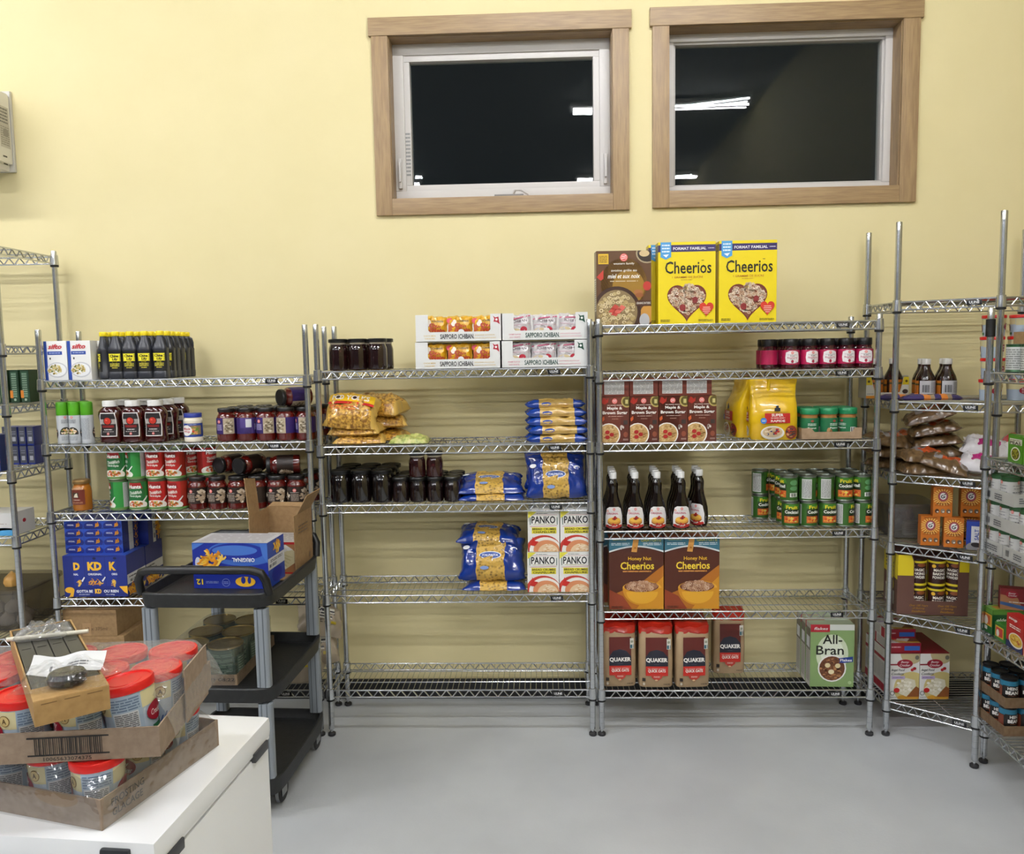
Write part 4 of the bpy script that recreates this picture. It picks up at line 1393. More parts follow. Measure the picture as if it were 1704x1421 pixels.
# ================================================================== unit C, third shelf
def oatmeal():
    w, h, d = .1225, .198, .075
    A = Art().rect(-w / 2, 0, w / 2, h, '5e2a1c', 0).poly([(-w / 2, 0), (.02, 0), (.03, h), (-w / 2, h)], '6d3120', 0)
    A.poly([(-.06, .175), (-.05, .197), (-.036, .185), (-.028, .194), (-.03, .176), (-.045, .165)], 'a82a1c', 2).ell(.052, .178, .026, .026, 'b5a05a', 2, 20).ell(.052, .178, .02, .02, '5e5220', 3, 18).rect(.044, .168, .056, .186, 'c8bc7a', 4)
    seal(A, -.002, .18, .012)
    A.lines(-.034, .16, .034, .165, 1, 'd8c8bc', 4).txt('Maple &', -.002, .148, .066, .016, 'f0eae2', 5, .03).txt('Brown Sugar', 0, .128, .108, .018, 'f0eae2', 5, .03).lines(-.03, .112, .034, .116, 1, 'd8b8a8', 4).lines(-.014, .1, .014, .105, 2, 'b58a78', 4)
    A.poly([(-.06, .104), (-.048, .115), (-.046, .1), (-.056, .09)], 'c8592a', 2)
    bowl_art(A, -.028, .034, .05, ['cba56a', 'b58a4c', 'd9bc84', '9a7440'], 'a8201f', 4, 5, n=110)
    for k in range(6):
        a = .6 + k * .35
        A.ell(.038 + .014 * math.cos(a + 1.2) - .004 * k * 0, .05 + .02 * math.sin(a + .3), .0035, .006, 'e0d6cc', 13, 8)
    A.rect(.036, .078, .054, .096, '3a302c', 5).ell(.045, .034, .01, .012, '8a4a34', 5, 12)
    A.lines(.034, .008, .056, .016, 2, 'b8a098', 4)
    clipped(A, -w / 2, 0, w / 2, h)
    T = Art().rect(-w / 2, -d / 2, w / 2, d / 2, '6a2e20')
    B = Art().rect(-.046, -.028, .04, .026, 'c9c7c4', 2).lines(-.044, -.026, .038, .024, 9, '8d8b88', 3, 4)
    r = carton('oatmeal_box', w, d, h, '6a2e20', A, None, T)
    MB().art(B, lambda u, v, l: (u, v, h + .0012 + EPS * l)).build('ingredient_panel', r)
    return r


OM = Kind(oatmeal(), 'box')
for i in range(4):
    x = .322 + .1253 * i
    OM.put(x, YA + .04, ZCs[3], f"dark red maple oatmeal box standing, {('by the shelf post', 'second from the post', 'third from the post', 'furthest from the post')[i]}, front row", 'maple oatmeal boxes', rng.uniform(-.015, .015))
    OM.put(x, YA + .12, ZCs[3], f"dark red maple oatmeal box standing in the second row, {('by the shelf post', 'second from the post', 'third from the post', 'furthest from the post')[i]}", 'maple oatmeal boxes')
    OM.put(x - (.02 if i == 3 else 0), YA + .006 + .2, ZCs[3] + .198 + .0395, f"maple oatmeal box lying on top with its panel end showing, {('by the shelf post', 'second from the post', 'third from the post', 'furthest from the post')[i]}", 'maple oatmeal boxes', 0, (PI / 2, 0, 0))


def cereal_bag(front_art=True):
    t = thing('oat_cereal_bag')
    Y_ = noisy('yellow_foil', 'd6a90c', 'e6bf1c', 6, .25, .25, bscale=16, coat=.6)
    secs = [(0, .19, .07, 4), (.02, .2, .085, 4), (.09, .205, .09, 3), (.15, .2, .08, 3), (.19, .195, .05, 3, 0, .01), (.23, .2, .022, 3, .0, .015), (.262, .205, .006, 4, 0, .01)]
    b = MB().loft(secs, Y_, 36)
    for i, v in enumerate(b.v):
        n_ = noise.noise(Vector(v) * 22) * .007 + noise.noise(Vector(v) * 50) * .004
        b.v[i] = (v[0] + n_ * .6, v[1] + n_, v[2] + (n_ * .8 if v[2] > .2 else 0))
    b.build('bag', t)
    A = Art().rect(-.045, .074, .062, .117, 'b8201c', 2).txt('SUPER', .008, .109, .05, .012, 'f0e2d8', 5, .03).lines(-.02, .094, .04, .1, 1, 'f0d8c8', 4).txt('RAPIDE', .01, .084, .06, .01, 'f0e2d8', 5, .03).lines(-.045, .12, .06, .124, 1, 'b58a10', 2)
    A.ell(-.05, .085, .013, .013, '2a7ac8', 4, 14).lines(-.058, .08, -.042, .09, 2, 'e0eaf4', 5)
    A.ell(-.012, .032, .05, .03, 'e3ddd0', 3, 24).ell(-.012, .035, .042, .022, 'c9b08a', 4, 24).blobs(-.012, .036, .034, .016, 26, ['e0ceb0', 'b8342a', 'a88a5c', 'd8bc90', '3a3a6a'], .006, 5, 5)
    A.ell(.068, .034, .026, .03, '8a3a24', 3, 18).blobs(.066, .034, .02, .024, 22, ['b5392c', '5e3a1c', 'c08a5a', '32323c'], .006, 4, 7).rect(-.004, .126, .02, .14, '24262c', 4).rect(.002, .138, .014, .15, '24262c', 4)
    MB().art(A, lambda x, y, l: (x, onloft(secs)(x, y, l)[1] - .006, y), .02, .02).build('label', t)
    return t


YB_ = Kind(cereal_bag(), 'bag')
YB_.put(1.015, YA + .05, ZCs[3], 'yellow oat bag with red panel facing forward', 'yellow oat bags', -.05)
YB_.put(.965, YA + .14, ZCs[3], 'yellow oat bag half hidden behind the one facing forward', 'yellow oat bags', -1.4)
YB_.put(.905, YA + .215, ZCs[3], 'yellow oat bag furthest back, its side turned out', 'yellow oat bags', -1.5)
A = Art().rect(-.15, .012, .15, .09, '1f6b42', 0)
for q in (0, .126, -.126):
    A.ell(q, .077, .007, .005, '9a4a3a', 3, 10).lines(q - .018, .056, q + .018, .068, 2, 'c9d6c9', 3).txt('Peanut', q, .047, .036, .007, 'eef2ea', 4, .015).ell(q - .022, .03, .009, .018, 'b58a5c', 3, 12).ell(q - .014, .028, .006, .013, '8a5f3c', 4, 12)
    A.rect(q + .036, .02, q + .06, .05, 'dfe0dc', 3).bars(q + .038, .024, q + .058, .048, 8, l=4)
PNB = Kind(jar('peanut_butter_jar', .0395, .132, m('a8743f', .25, coat=.5), m('1c8050', .35), .88, .026, .97, None, .01, .1, A), 'jar')
for i, x in enumerate((1.172, 1.254, 1.336)):
    for j in range(2):
        PNB.put(x, YA + .046 + .082 * j, ZCs[3] + .003, f"peanut butter jar with green lid, {('nearest the yellow bags', 'middle', 'nearest the shelf post')[i]}, {'back' if j else 'front'} of the tray", 'peanut butter jars', (0, .3, -.95)[i])
t = thing('cardboard_tray', 'low brown cardboard tray holding peanut butter jars', 'tray', None, (1.254, YA + .088, ZCs[3]))
K2 = noisy('kraft_card_pale', '9a7f62', 'a88d70', 50, .7, .05)
w2, d2 = .256, .172
b = MB().box(-w2 / 2, w2 / 2, -d2 / 2, d2 / 2, 0, .002, K2)
P = [(-w2 / 2, 0), (w2 / 2, 0), (w2 / 2, .05), (w2 / 2 - .03, .05), (w2 / 2 - .04, .033), (-w2 / 2 + .055, .033), (-w2 / 2 + .04, .05), (-w2 / 2, .05)]
for y in (-d2 / 2, d2 / 2 - .002):
    b.add([(x, y, z) for x, z in P] + [(x, y + .002, z) for x, z in P], [tuple(range(8)), tuple(range(15, 7, -1))] + [(i, i + 8, (i + 1) % 8 + 8, (i + 1) % 8) for i in range(8)], K2)
for x in (-w2 / 2, w2 / 2 - .002):
    b.box(x, x + .002, -d2 / 2 + .002, d2 / 2 - .002, .002, .05, K2)
b.build('tray', t)

# ================================================================== unit C, fourth shelf: syrup and fruit tins
def syrup():
    t = thing('syrup_bottle')
    dark = m('120805', .08, coat=1.0)
    se = [(0, .068, .046, 2.4), (.004, .076, .052, 2.4), (.02, .082, .056, 2.4), (.06, .083, .056, 2.4), (.085, .08, .054, 2.3), (.11, .068, .049, 2.2), (.14, .048, .042, 2), (.165, .04, .038, 2), (.185, .042, .04, 2), (.198, .044, .042, 2), (.21, .038, .036, 2), (.218, .028, .028, 2), (.226, .026, .026, 2)]
    MB().loft(se, dark, 28).build('bottle', t)
    MB().lathe([(.0148, .224), (.0158, .225), (.0158, .248), (.0145, .252), (.008, .2525)], m('e6e6e4', .35), 18).build('cap', t)
    A = Art()
    pts = [(-.037, .012), (-.037, .06), (-.03, .093), (-.02, .1), (.02, .1), (.03, .093), (.037, .06), (.037, .012), (.02, .008), (-.02, .008)]
    A.poly(pts, 'e3e0de', 1)
    seal(A, 0, .09, .006, 3)
    A.lines(-.016, .08, .022, .0835, 1, 'b9b0b0', 3).txt('ORIGINAL', -.006, .0715, .05, .009, 'b8425a', 4, .02).poly([(-.034, .078), (-.028, .09), (-.02, .08)], 'e3b0a0', 3)
    A.ell(0, .016, .036, .012, 'b8241f', 3, 20).ell(.0, .027, .032, .013, 'eeeae2', 4, 20).ell(0, .032, .029, .013, '9a5a22', 5, 20).ell(0, .038, .029, .013, 'd89a3a', 6, 20).ell(0, .044, .027, .011, 'eab84c', 7, 20).blobs(.002, .052, .01, .006, 9, ['b5291f', '8a1c1c'], .005, 8, 3)
    A.blobs(0, .018, .032, .008, 14, ['8a1f1c', 'c8352a', '5e2030'], .005, 8, 5).lines(-.01, .011, .01, .014, 1, 'f0e0d8', 12)
    MB().art(A, onloft(se), .008, .012).build('label', t)
    return t


SY = Kind(syrup(), 'bottle')
for i, x in enumerate((.314, .41, .507, .612)):
    for j in range(4):
        SY.put(x + .002 * j, YA + .034 + .0615 * j, ZCs[2], f"dark syrup bottle with white cap, {('beside the shelf post', 'second column from the post', 'third column from the post', 'fourth column from the post')[i]}, {ROW[j]}", 'syrup bottles', rng.uniform(-.05, .05))
for j in range(3):
    SY.put(.703 + .002 * j, YA + .088 + .063 * j, ZCs[2], f"dark syrup bottle turned aside in the short outermost column, {ORD[j]} of three", 'syrup bottles', -.75)
A = Art()
base = '2f5a1c'
A.rect(-.12, .008, .12, .105, base, 0)
for q in (0,):
    A.poly([(-.036, .085), (-.03, .103), (.03, .103), (.036, .085)], '3f7a24', 1).txt('Fruit', 0, .09, .05, .016, 'd9c92c', 4, .03).rect(-.034, .058, .034, .08, '24301a', 2).txt('Cocktail', 0, .069, .06, .014, 'eef0e6', 4, .03).rect(-.034, .05, .034, .056, '15160f', 3)
    A.rect(-.034, .02, .034, .05, 'c8652a', 2).blobs(0, .034, .028, .012, 40, ['e0902c', 'c83a1c', 'e8b23c', 'b8521c', 'd9cf6a'], .005, 3, 4)
A.ell(.068, .085, .018, .012, '5a8f5c', 2).ell(.068, .06, .018, .01, '5a8f5c', 2).rect(.05, .022, .085, .04, 'd9dad4', 2).bars(.056, .024, .08, .038, 9, l=3)
A.rect(-.1, .014, -.058, .1, 'cfd0cc', 2).lines(-.098, .018, -.06, .097, 16, '7d7e7a', 3)
FC = Kind(tin('fruit_cocktail_tin', .0385, .1135, base, A, m('8d948a', .3, .9)), 'can')
rots = {(0, 0): -.15, (0, 1): .45, (0, 2): .1, (0, 3): 1.0, (0, 4): .75, (1, 0): -1.5, (1, 1): 1.7, (1, 2): 1.9, (1, 3): -.1, (1, 4): -1.4}
for k in (0, 1):
    for i in range(5):
        for j in range(3):
            FC.put(1.093 + .0795 * i + .004 * rng.random() - (.008 if k else 0), YA + .044 + .08 * j, ZCs[2] + .1138 * k, f"green fruit cocktail tin, {('outermost towards the syrup', 'second from the syrup side', 'middle column', 'second from the post', 'against the post')[i]}, {('front', 'second', 'back')[j]} row, {'upper' if k else 'lower'} tier", 'fruit cocktail tins', rots[(k, i)] if j == 0 else rng.uniform(-3, 3))
for k in (0, 1):
    FC.put(1.01, YA + .225, ZCs[2] + .1138 * k, f"green fruit cocktail tin set back at the corner of the block, {'upper' if k else 'lower'} tier", 'fruit cocktail tins', .4 + k)

# ================================================================== unit C, fifth shelf: brown cereal boxes
def nut_cereal():
    w, h, d = .24, .325, .085
    A = Art().rect(-w / 2, 0, w / 2, h, '4e2213', 0)
    A.poly([(-w / 2, 0), (w / 2, 0), (w / 2, .2), (.02, .12), (-w / 2, .06)], 'b06a1c', 1).poly([(.0, 0), (w / 2, 0), (w / 2, .15), (.07, .1)], 'cf8f22', 2).poly([(-w / 2, 0), (-.02, 0), (-.06, .06), (-w / 2, .09)], '8a3a1c', 2)
    A.poly([(-w / 2, h), (w / 2, h), (w / 2, h - .06)] + [(w / 2 - w * i / 10, h - .06 + .024 * math.sin(PI * i / 10)) for i in range(11)], '3f7a90', 2)
    A.poly([(w / 2 - w * i / 12, h - .06 + .024 * math.sin(PI * i / 12)) for i in range(13)] + [(-w / 2 + w * i / 12, h - .067 + .024 * math.sin(PI * i / 12)) for i in range(13)], 'dfe6e8', 3)
    A.txt('GRATUITE', .065, h - .012, .09, .014, 'c8c44a', 4, .02).txt('GRATUITE', -.075, h - .008, .06, .01, 'c8c44a', 4, .02).lines(-.11, h - .035, -.03, h - .022, 2, 'd0dde2', 4).lines(.03, h - .036, .11, h - .022, 2, 'd0dde2', 4)
    A.poly([(-.022, h - .064), (.002, h - .066), (.012, h - .004), (-.012, h - .002)], 'd89a4a', 5).poly([(-.012, h - .05), (-.006, h - .04), (.002, h - .05)], 'b5701c', 6)
    A.txt('Honey Nut', .015, .228, .102, .021, 'e8b82c', 5, .015).txt('Cheerios', .004, .198, .148, .034, 'f0cf3c', 5, .02).lines(-.06, .168, .065, .178, 1, 'cf8a4a', 4).txt('au miel et aux noix', .004, .173, .125, .008, 'd8943c', 5, .01)
    A.ell(.025, .098, .086, .03, 'e0a63a', 4, 34).poly([(.025 + .086 * math.cos(a), .096 + (.03 if math.sin(a) > 0 else .078) * math.sin(a)) for a in [PI + PI * i / 22 for i in range(23)]], 'cf8f1e', 5).poly([(.025 + .07 * math.cos(a), .08 + .055 * math.sin(a)) for a in [PI + PI * i / 16 for i in range(17)]], 'e0a62c', 6)
    A.ell(.022, .103, .076, .024, '6d3a20', 7, 30).blobs(.022, .106, .066, .022, 130, ['b58a6a', '8a5a3c', 'cfae94', 'a5765a'], .008, 8, 3, True)
    A.lines(-.11, .006, -.06, .016, 2, '2c1408', 5)
    clipped(A, -w / 2, 0, w / 2, h)
    R_ = Art().rect(-d / 2, 0, d / 2, h, '8a4a1c').rect(-d / 2, h - .06, d / 2, h, '3f7a90', 2)
    return carton('cereal_box', w, d, h, '6a3216', A, R_, None, R_)


NC = Kind(nut_cereal(), 'box')
NC.put(.412, YA + .05, ZCs[1], 'brown honey cereal box with a yellow bowl, nearer the shelf post', 'honey cereal boxes', -.0)
NC.put(.657, YA + .05, ZCs[1], 'brown honey cereal box with a yellow bowl, further from the shelf post', 'honey cereal boxes')
NC.put(.396, YA + .15, ZCs[1], 'brown honey cereal box hidden behind the others, its edge beside the post', 'honey cereal boxes')

# ================================================================== unit C, bottom shelf
def oats():
    t = thing('rolled_oats_bag')
    P_ = noisy('paper_bag', 'a58a68', 'b29876', 8, .6, .25, bscale=20)
    secs = [(0, .142, .082, 5), (.006, .15, .09, 5), (.12, .153, .094, 5), (.235, .148, .088, 5), (.255, .146, .078, 4)]
    b = MB().loft(secs, P_, 40)
    for i, v in enumerate(b.v):
        n_ = noise.noise(Vector(v) * 20 + Vector((3, 0, 0))) * .0035
        b.v[i] = (v[0] + n_ * .5, v[1] + n_ * .6, v[2])
    b.build('bag', t)
    R_ = noisy('red_bag_top', 'a81a10', 'c42c1a', 12, .3, .3, bscale=30, coat=.4)
    b = MB().loft([(.246, .149, .086, 4), (.256, .15, .08, 4, 0, -.002), (.266, .152, .062, 4, 0, -.004), (.276, .154, .046, 3, 0, -.012), (.283, .152, .034, 3, 0, -.004), (.288, .15, .03, 3, 0, .008), (.292, .145, .02, 3, 0, .022)], R_, 36)
    for i, v in enumerate(b.v):
        n_ = noise.noise(Vector(v) * 34) * .011
        b.v[i] = (v[0] + n_ * .4, v[1] + n_, v[2] + n_)
    b.build('folded_top', t)
    A = Art().rect(-.047, .066, .052, .232, '5e1f18', 1).poly([(-.047, .1), (.052, .1), (.052, .142), (.03, .168), (.0, .176), (-.03, .168), (-.047, .142)], '1c1f2e', 2)
    A.txt('QUAKER', .002, .128, .096, .022, 'f0ece6', 4, .04).lines(-.01, .108, .014, .111, 1, '55586a', 3).rect(-.047, .056, .052, .1, 'c2261a', 3).lines(-.038, .088, .042, .092, 1, 'e8c0b4', 4).txt('QUICK OATS', .002, .078, .078, .016, 'f2ece4', 5, .035)
    A.heart(.002, .046, .05, .036, 'b8392c', 6, 24).lines(-.012, .048, .016, .056, 2, 'e6c4b8', 8).ell(.0, .036, .007, .004, 'd2b48a', 8, 10)
    A.rect(.046, .178, .064, .225, 'd9d8cf', 5).rect(.047, .18, .063, .196, '3a6a78', 6).ell(.055, .21, .006, .006, '9aa08a', 6, 10)
    A.rect(-.062, .03, -.048, .045, '2a211c', 3).ell(-.055, .018, .005, .007, 'cabfae', 3, 10).lines(.032, .014, .062, .02, 1, '55483a', 3)
    MB().art(A, lambda x, y, l: (x, onloft(secs)(x, y, l)[1] - .0035, y), .02, .03).build('label', t)
    return t


QO = Kind(oats(), 'bag')
for i, x in enumerate((.335, .5, .662)):
    QO.put(x, YA + .05 + (.01, 0, 0)[i], ZCs[0], f"tan oats bag with red folded top, {('against the shelf post', 'middle of the front three', 'outermost of the front three')[i]}", 'rolled oats bags', (.04, -.02, .06)[i])
for i, x in enumerate((.36, .515, .665)):
    QO.put(x, YA + .155, ZCs[0] + 0, f"oats bag in the second row behind the {('one at the post', 'middle front one', 'outermost front one')[i]}", 'rolled oats bags', .05)
QO.put(.86, YA + .2, ZCs[0], 'tan oats bag standing apart at the back of the bottom shelf', 'rolled oats bags', .0).scale = (.97, .9, 1.03)


def bran():
    w, h, d = .19, .285, .062
    A = Art().rect(-w / 2, 0, w / 2, h, '84a066', 0).ell(0, .15, .07, .09, 'cbd6b8', 1, 30).ell(0, .155, .05, .065, 'dfe6d2', 2, 26).rect(-w / 2, h - .026, w / 2, h, 'dfe3dc', 2).rect(-w / 2, h - .034, -.012, h, 'b52030', 3).txt("flakes", -.05, h - .018, .06, .013, 'efe2e0', 5, .02, .2)
    A.txt('All-', .0, .218, .084, .042, '17180f', 5, .012).txt('Bran', -.01, .168, .12, .042, '17180f', 5, .012)
    A.poly([(.03, .108), (.09, .115), (.09, .14), (.03, .132)], '1f3a86', 6).txt('Flakes', .06, .1235, .05, .012, 'f0f0f2', 8, .02)
    bowl_art(A, -.0, .085, .062, ['7a4a2c', '96623c', 'b58052', '5e3620'], None, 3, 8, 'ecebe4', 120, dish='6d4026')
    A.ell(-.02, .1, .012, .011, 'e0cfa0', 12, 12).ell(.024, .098, .012, .011, 'e0cfa0', 12, 12).ell(-.004, .07, .013, .011, 'e6d8b0', 12, 12).ell(.078, .02, .008, .008, 'a8c08a', 5, 12)
    clipped(A, -w / 2, 0, w / 2, h)
    L = Art().rect(-d / 2, 0, d / 2, h, 'b9b6ae').lines(-d / 2 + .008, .02, d / 2 - .008, .17, 16, '7d7a74', 2).rect(-d / 2, h - .12, d / 2, h - .02, '5e5a52', 2).rect(-d / 2 + .01, h - .11, d / 2 - .01, h - .06, 'cfd3da', 3)
    return carton('cereal_box', w, d, h, 'a9b596', A, None, None, L)


BR = Kind(bran(), 'box')
for j in range(3):
    BR.put(1.278 - .0 * j, YA + .04 + .068 * j, ZCs[0], f"green and white bran flakes box, {('facing out at the front', 'second of three in depth', 'last of three in depth')[j]}", 'bran flakes boxes', -.03)
# ================================================================== corner unit D
def pancake_syrup():
    t = thing('syrup_bottle')
    MB().lathe([(.03, 0), (.039, .004), (.04, .012), (.04, .085), (.036, .1), (.022, .128), (.0185, .14), (.0185, .152)], m('1e0b05', .08, coat=1.0), 22).build('bottle', t)
    MB().lathe([(.017, .15), (.02, .151), (.02, .172), (.018, .175)], m('cfccc6', .4), 20).build('cap', t)
    A = Art().rect(-.04, .022, .04, .08, 'b9b8ba', 0).bars(-.028, .03, .0, .062, 11, '26262a', 2).lines(.006, .028, .036, .074, 9, '7c7c82', 2).rect(-.12, .022, -.045, .08, 'b5681c', 0).rect(.045, .022, .12, .08, 'c77a20', 0).rect(-.12, .06, -.045, .068, '3a3a1c', 1).rect(.045, .05, .12, .06, '4a3a1c', 1)
    MB().art(A, wrap(.0402), .01).build('label', t)
    return t


PS = Kind(pancake_syrup(), 'bottle')
for x, y, lb, a in ((1.512, 3.735, 'brown syrup bottle in the carton, half behind the shelf post', 2.2), (1.6, 3.735, 'brown syrup bottle in the carton, nearer the loose bottles', 2.2), (1.69, 3.62, 'brown syrup bottle beside the carton, barcode to the front', 0), (1.715, 3.708, 'brown syrup bottle behind the one whose barcode faces front by the carton', .6),
                    (1.772, 3.60, 'brown syrup bottle furthest from the carton', .1), (1.80, 3.685, 'brown syrup bottle behind the one furthest from the carton', .9)):
    PS.put(x, y, ZD[4] + (.0025 if y == 3.735 else 0), lb, 'pancake syrup bottles', a)
t = thing('syrup_carton', 'yellow and white display carton with cut-down front holding syrup bottles', 'carton', None, (1.556, 3.735, ZD[4]))
CB = m('c9c4b4', .5)
b = MB().box(-.094, .094, -.045, .045, 0, .002, CB).box(-.094, .094, .043, .045, .002, .1, CB)
for x in (-.094, .092):
    b.box(x, x + .002, -.043, .043, .002, .1, CB)
P = [(-.094, 0), (.094, 0), (.094, .095), (.072, .095), (.055, .026), (-.055, .026), (-.072, .095), (-.094, .095)]
b.add([(x, -.045, z) for x, z in P] + [(x, -.043, z) for x, z in P], [tuple(range(8)), tuple(range(15, 7, -1))] + [(i, i + 8, (i + 1) % 8 + 8, (i + 1) % 8) for i in range(8)], CB)
A = Art().rect(-.094, 0, .094, .012, 'c9801c').poly([(-.094, .06), (-.066, .06), (-.072, .095), (-.094, .095)], 'd2b81e').poly([(.064, .06), (.094, .06), (.094, .095), (.072, .095)], 'd2b81e').ell(-.083, .076, .006, .006, '5a4a14', 3, 10).ell(.083, .076, .006, .006, '5a4a14', 3, 10).ell(.078, .03, .013, .01, '3a2c20', 3, 12).lines(-.09, .018, -.06, .022, 1, '4a4660', 3)
b.art(A, front(-.045)).build('carton', t)


def long_pack():
    t = thing('pasta_packet')
    pu, orr = m('2b2258', .3, coat=.5), m('c9762a', .3, coat=.5)
    f = lambda u, v: orr if (-.3 < u < -.05 or .3 < u < .45) else (m('8a7a62', .4) if .45 < u < .6 or -.05 < u < .08 else pu)
    MB().pillow(.3, .06, .022, f, 8, 30, 8, wr=.005, flat=.8).build('packet', t)
    return t


LP = Kind(long_pack(), 'packet')
LP.put(1.675, 3.535, ZD[4], 'flat purple and orange packet lying at the front edge before the syrup', 'purple packets', -.06).scale = (.9, .8, 1)
LP.put(1.60, 3.60, ZD[4], 'flat purple and orange packet lying between its twin and the syrup carton', 'purple packets', .0)


def frosting(tilt=0, r=.048, h=.108):
    t = thing('frosting_tub')
    MB().lathe([(r * .86, 0), (r * .88, .003), (r * .97, h - .012), (r * .97, h - .008)], m('b9c8d8', .35), 26, cap1=False).build('tub', t)
    MB().lathe([(r * .98, h - .016), (r * 1.02, h - .0155), (r * 1.03, h - .003), (r * 1.0, h), (r * .93, h), (r * .9, h - .003), (r * .6, h - .003), (r * .58, h - .0022)], m('d2201c', .3), 28).build('lid', t)
    A = Art()
    fn = wrap(1)
    z1 = h - .018
    A.rect(-.15, z1 - .034, .0, z1, 'd9cfa0', 0).rect(.0, .004, .058, z1, 'a9bccf', 0).rect(.058, z1 - .03, .15, z1, 'd9cfa0', 0)
    A.ell(-.022, z1 - .018, .011, .011, '8a6a34', 2, 16).ell(-.022, z1 - .018, .0095, .0095, 'cdb478', 3, 16).txt('A', -.022, z1 - .018, .009, .01, '5a431c', 4, .03)
    A.ell(-.052, z1 - .04, .026, .018, '9a1a30', 5, 22).txt('Betty', -.054, z1 - .034, .03, .012, 'f2e6e6', 7, .01, .3).txt('Crocker', -.05, z1 - .046, .034, .011, 'f2e6e6', 7, .01, .3)
    A.txt('ul', -.02, .02, .022, .02, '2a4a86', 3, .0, .3).ell(.09, z1 - .045, .026, .018, '9a1a30', 5, 22).txt('Crocker', .09, z1 - .046, .034, .011, 'f2e6e6', 7, .01, .3).rect(.075, .008, .13, .02, '2a6a44', 3)
    A.lines(.003, z1 - .028, .054, z1 - .003, 5, '6a7d99', 2).rect(.004, .028, .05, z1 - .03, 'd3d6da', 1).lines(.006, .03, .048, z1 - .032, 8, '6c6e74', 2, 4).bars(.014, .005, .05, .026, 15, '1c1c20', 3)
    b = MB()

    def cone(x, v, l):
        rr = r * (.88 + .09 * (v - .003) / (h - .015)) + EPS * (l + 1.2)
        return (rr * math.sin(x / r), -rr * math.cos(x / r), v)
    b.art(A, cone, r * .25)
    b.build('label', t)
    return t


FT = Kind(frosting(), 'tub')
for i, (x, y) in enumerate(((1.885, 3.46), (1.998, 3.46))):
    for k in range(4):
        o = FT.put(x + .004 * (k % 2), y, ZD[4] + .0885 * k, f"red lidded frosting tub in the {'column behind the posts' if i == 0 else 'column against the green tin'}, {('lowest', 'second', 'third', 'top')[k]} of four", 'frosting tubs on the corner shelf', 1.2 + .3 * k)
        o.scale = (.94, .94, .815)


def sugar_bag(seed):
    t = thing('brown_sugar_bag')
    br = noisy('brown_sugar', '4e3a22', '6e5434', 40, .3, .3, bscale=30, coat=.7)
    orr, gr = m('b0481a', .3, coat=.5), m('8f8a8c', .3, coat=.6)
    f = lambda u, v: (orr if -.15 < u < .55 and v < .3 else gr) if (-.45 < u < .55 and -.5 < v < .75) else br
    MB().pillow(.21, .15, .055, f, seed, 26, 18, wr=.013, pw=2.4).build('bag', t)
    return t


SB = [Kind(sugar_bag(s), 'bag') for s in (31, 32, 33)]
z = ZD[3]
bags = [(1.735, 3.605, .0, (0, 0, -.3), 'bottom of the tall leaning pile'), (1.745, 3.60, .054, (0, -.08, -.25), 'second up in the tall leaning pile'), (1.735, 3.60, .105, (0, -.12, -.3), 'third up in the tall leaning pile'), (1.725, 3.60, .16, (.05, -.2, -.25), 'second from the top of the tall leaning pile'),
        (1.70, 3.60, .222, (.15, -.3, -.3), 'tilted on the very top of the tall pile'), (1.63, 3.485, .0, (0, 0, -.1), 'lying lowest at the front by the shelf post'), (1.635, 3.51, .052, (.12, .05, .05), 'lying over the front bag by the shelf post'),
        (1.69, 3.44, .03, (.15, .3, -.4), 'drooping between the front bags and the pink bag'), (1.58, 3.68, .0, (0, 0, .2), 'lowest in the pile behind the shelf post'), (1.565, 3.665, .05, (.1, .1, .1), 'middle of the pile behind the shelf post'), (1.555, 3.66, .105, (.2, .15, .2), 'top of the pile behind the shelf post, orange panel up'), (1.64, 3.7, .11, (.25, -.1, -.1), 'grey panelled, lying back between the two piles')]
for i, (x, y, dz, r, lb) in enumerate(bags):
    SB[i % 3].put(x, y, z + dz + .004, f'clear bag of brown sugar, {lb}', 'brown sugar bags', 0, r).scale = (1, 1, .82)
t = thing('pink_white_bag')
f = lambda u, v: m('b8267a', .3, coat=.5) if (-.5 < u < .35 and -.6 < v < .1) else m('dcd8da', .3, coat=.5)
MB().pillow(.2, .15, .06, f, 41, 26, 18, wr=.014, pw=2.4).build('bag', t)
PKB = Kind(t, 'bag')
PKB.put(1.845, 3.42, ZD[3] + .028, 'white and pink bag lying lowest beside the side unit', 'white and pink bags', 0, (.2, .1, -.6))
PKB.put(1.9, 3.5, ZD[3] + .085, 'white and pink bag tipped up on the other one', 'white and pink bags', 0, (.35, .25, -.5))
t = thing('rice_bag', 'pale bag with red and green print lying deep in the corner shelf', 'bag', None, (2.085, 3.53, ZD[3] + .024), (.15, .05, .2))
MB().pillow(.24, .18, .13, lambda u, v: m('1f3a2c', .4) if u > .3 and v < .2 else (m('a83a34', .4) if u < -.35 and abs(v) < .5 else m('b3aca2', .45)), 44, 26, 18, wr=.014).build('bag', t)

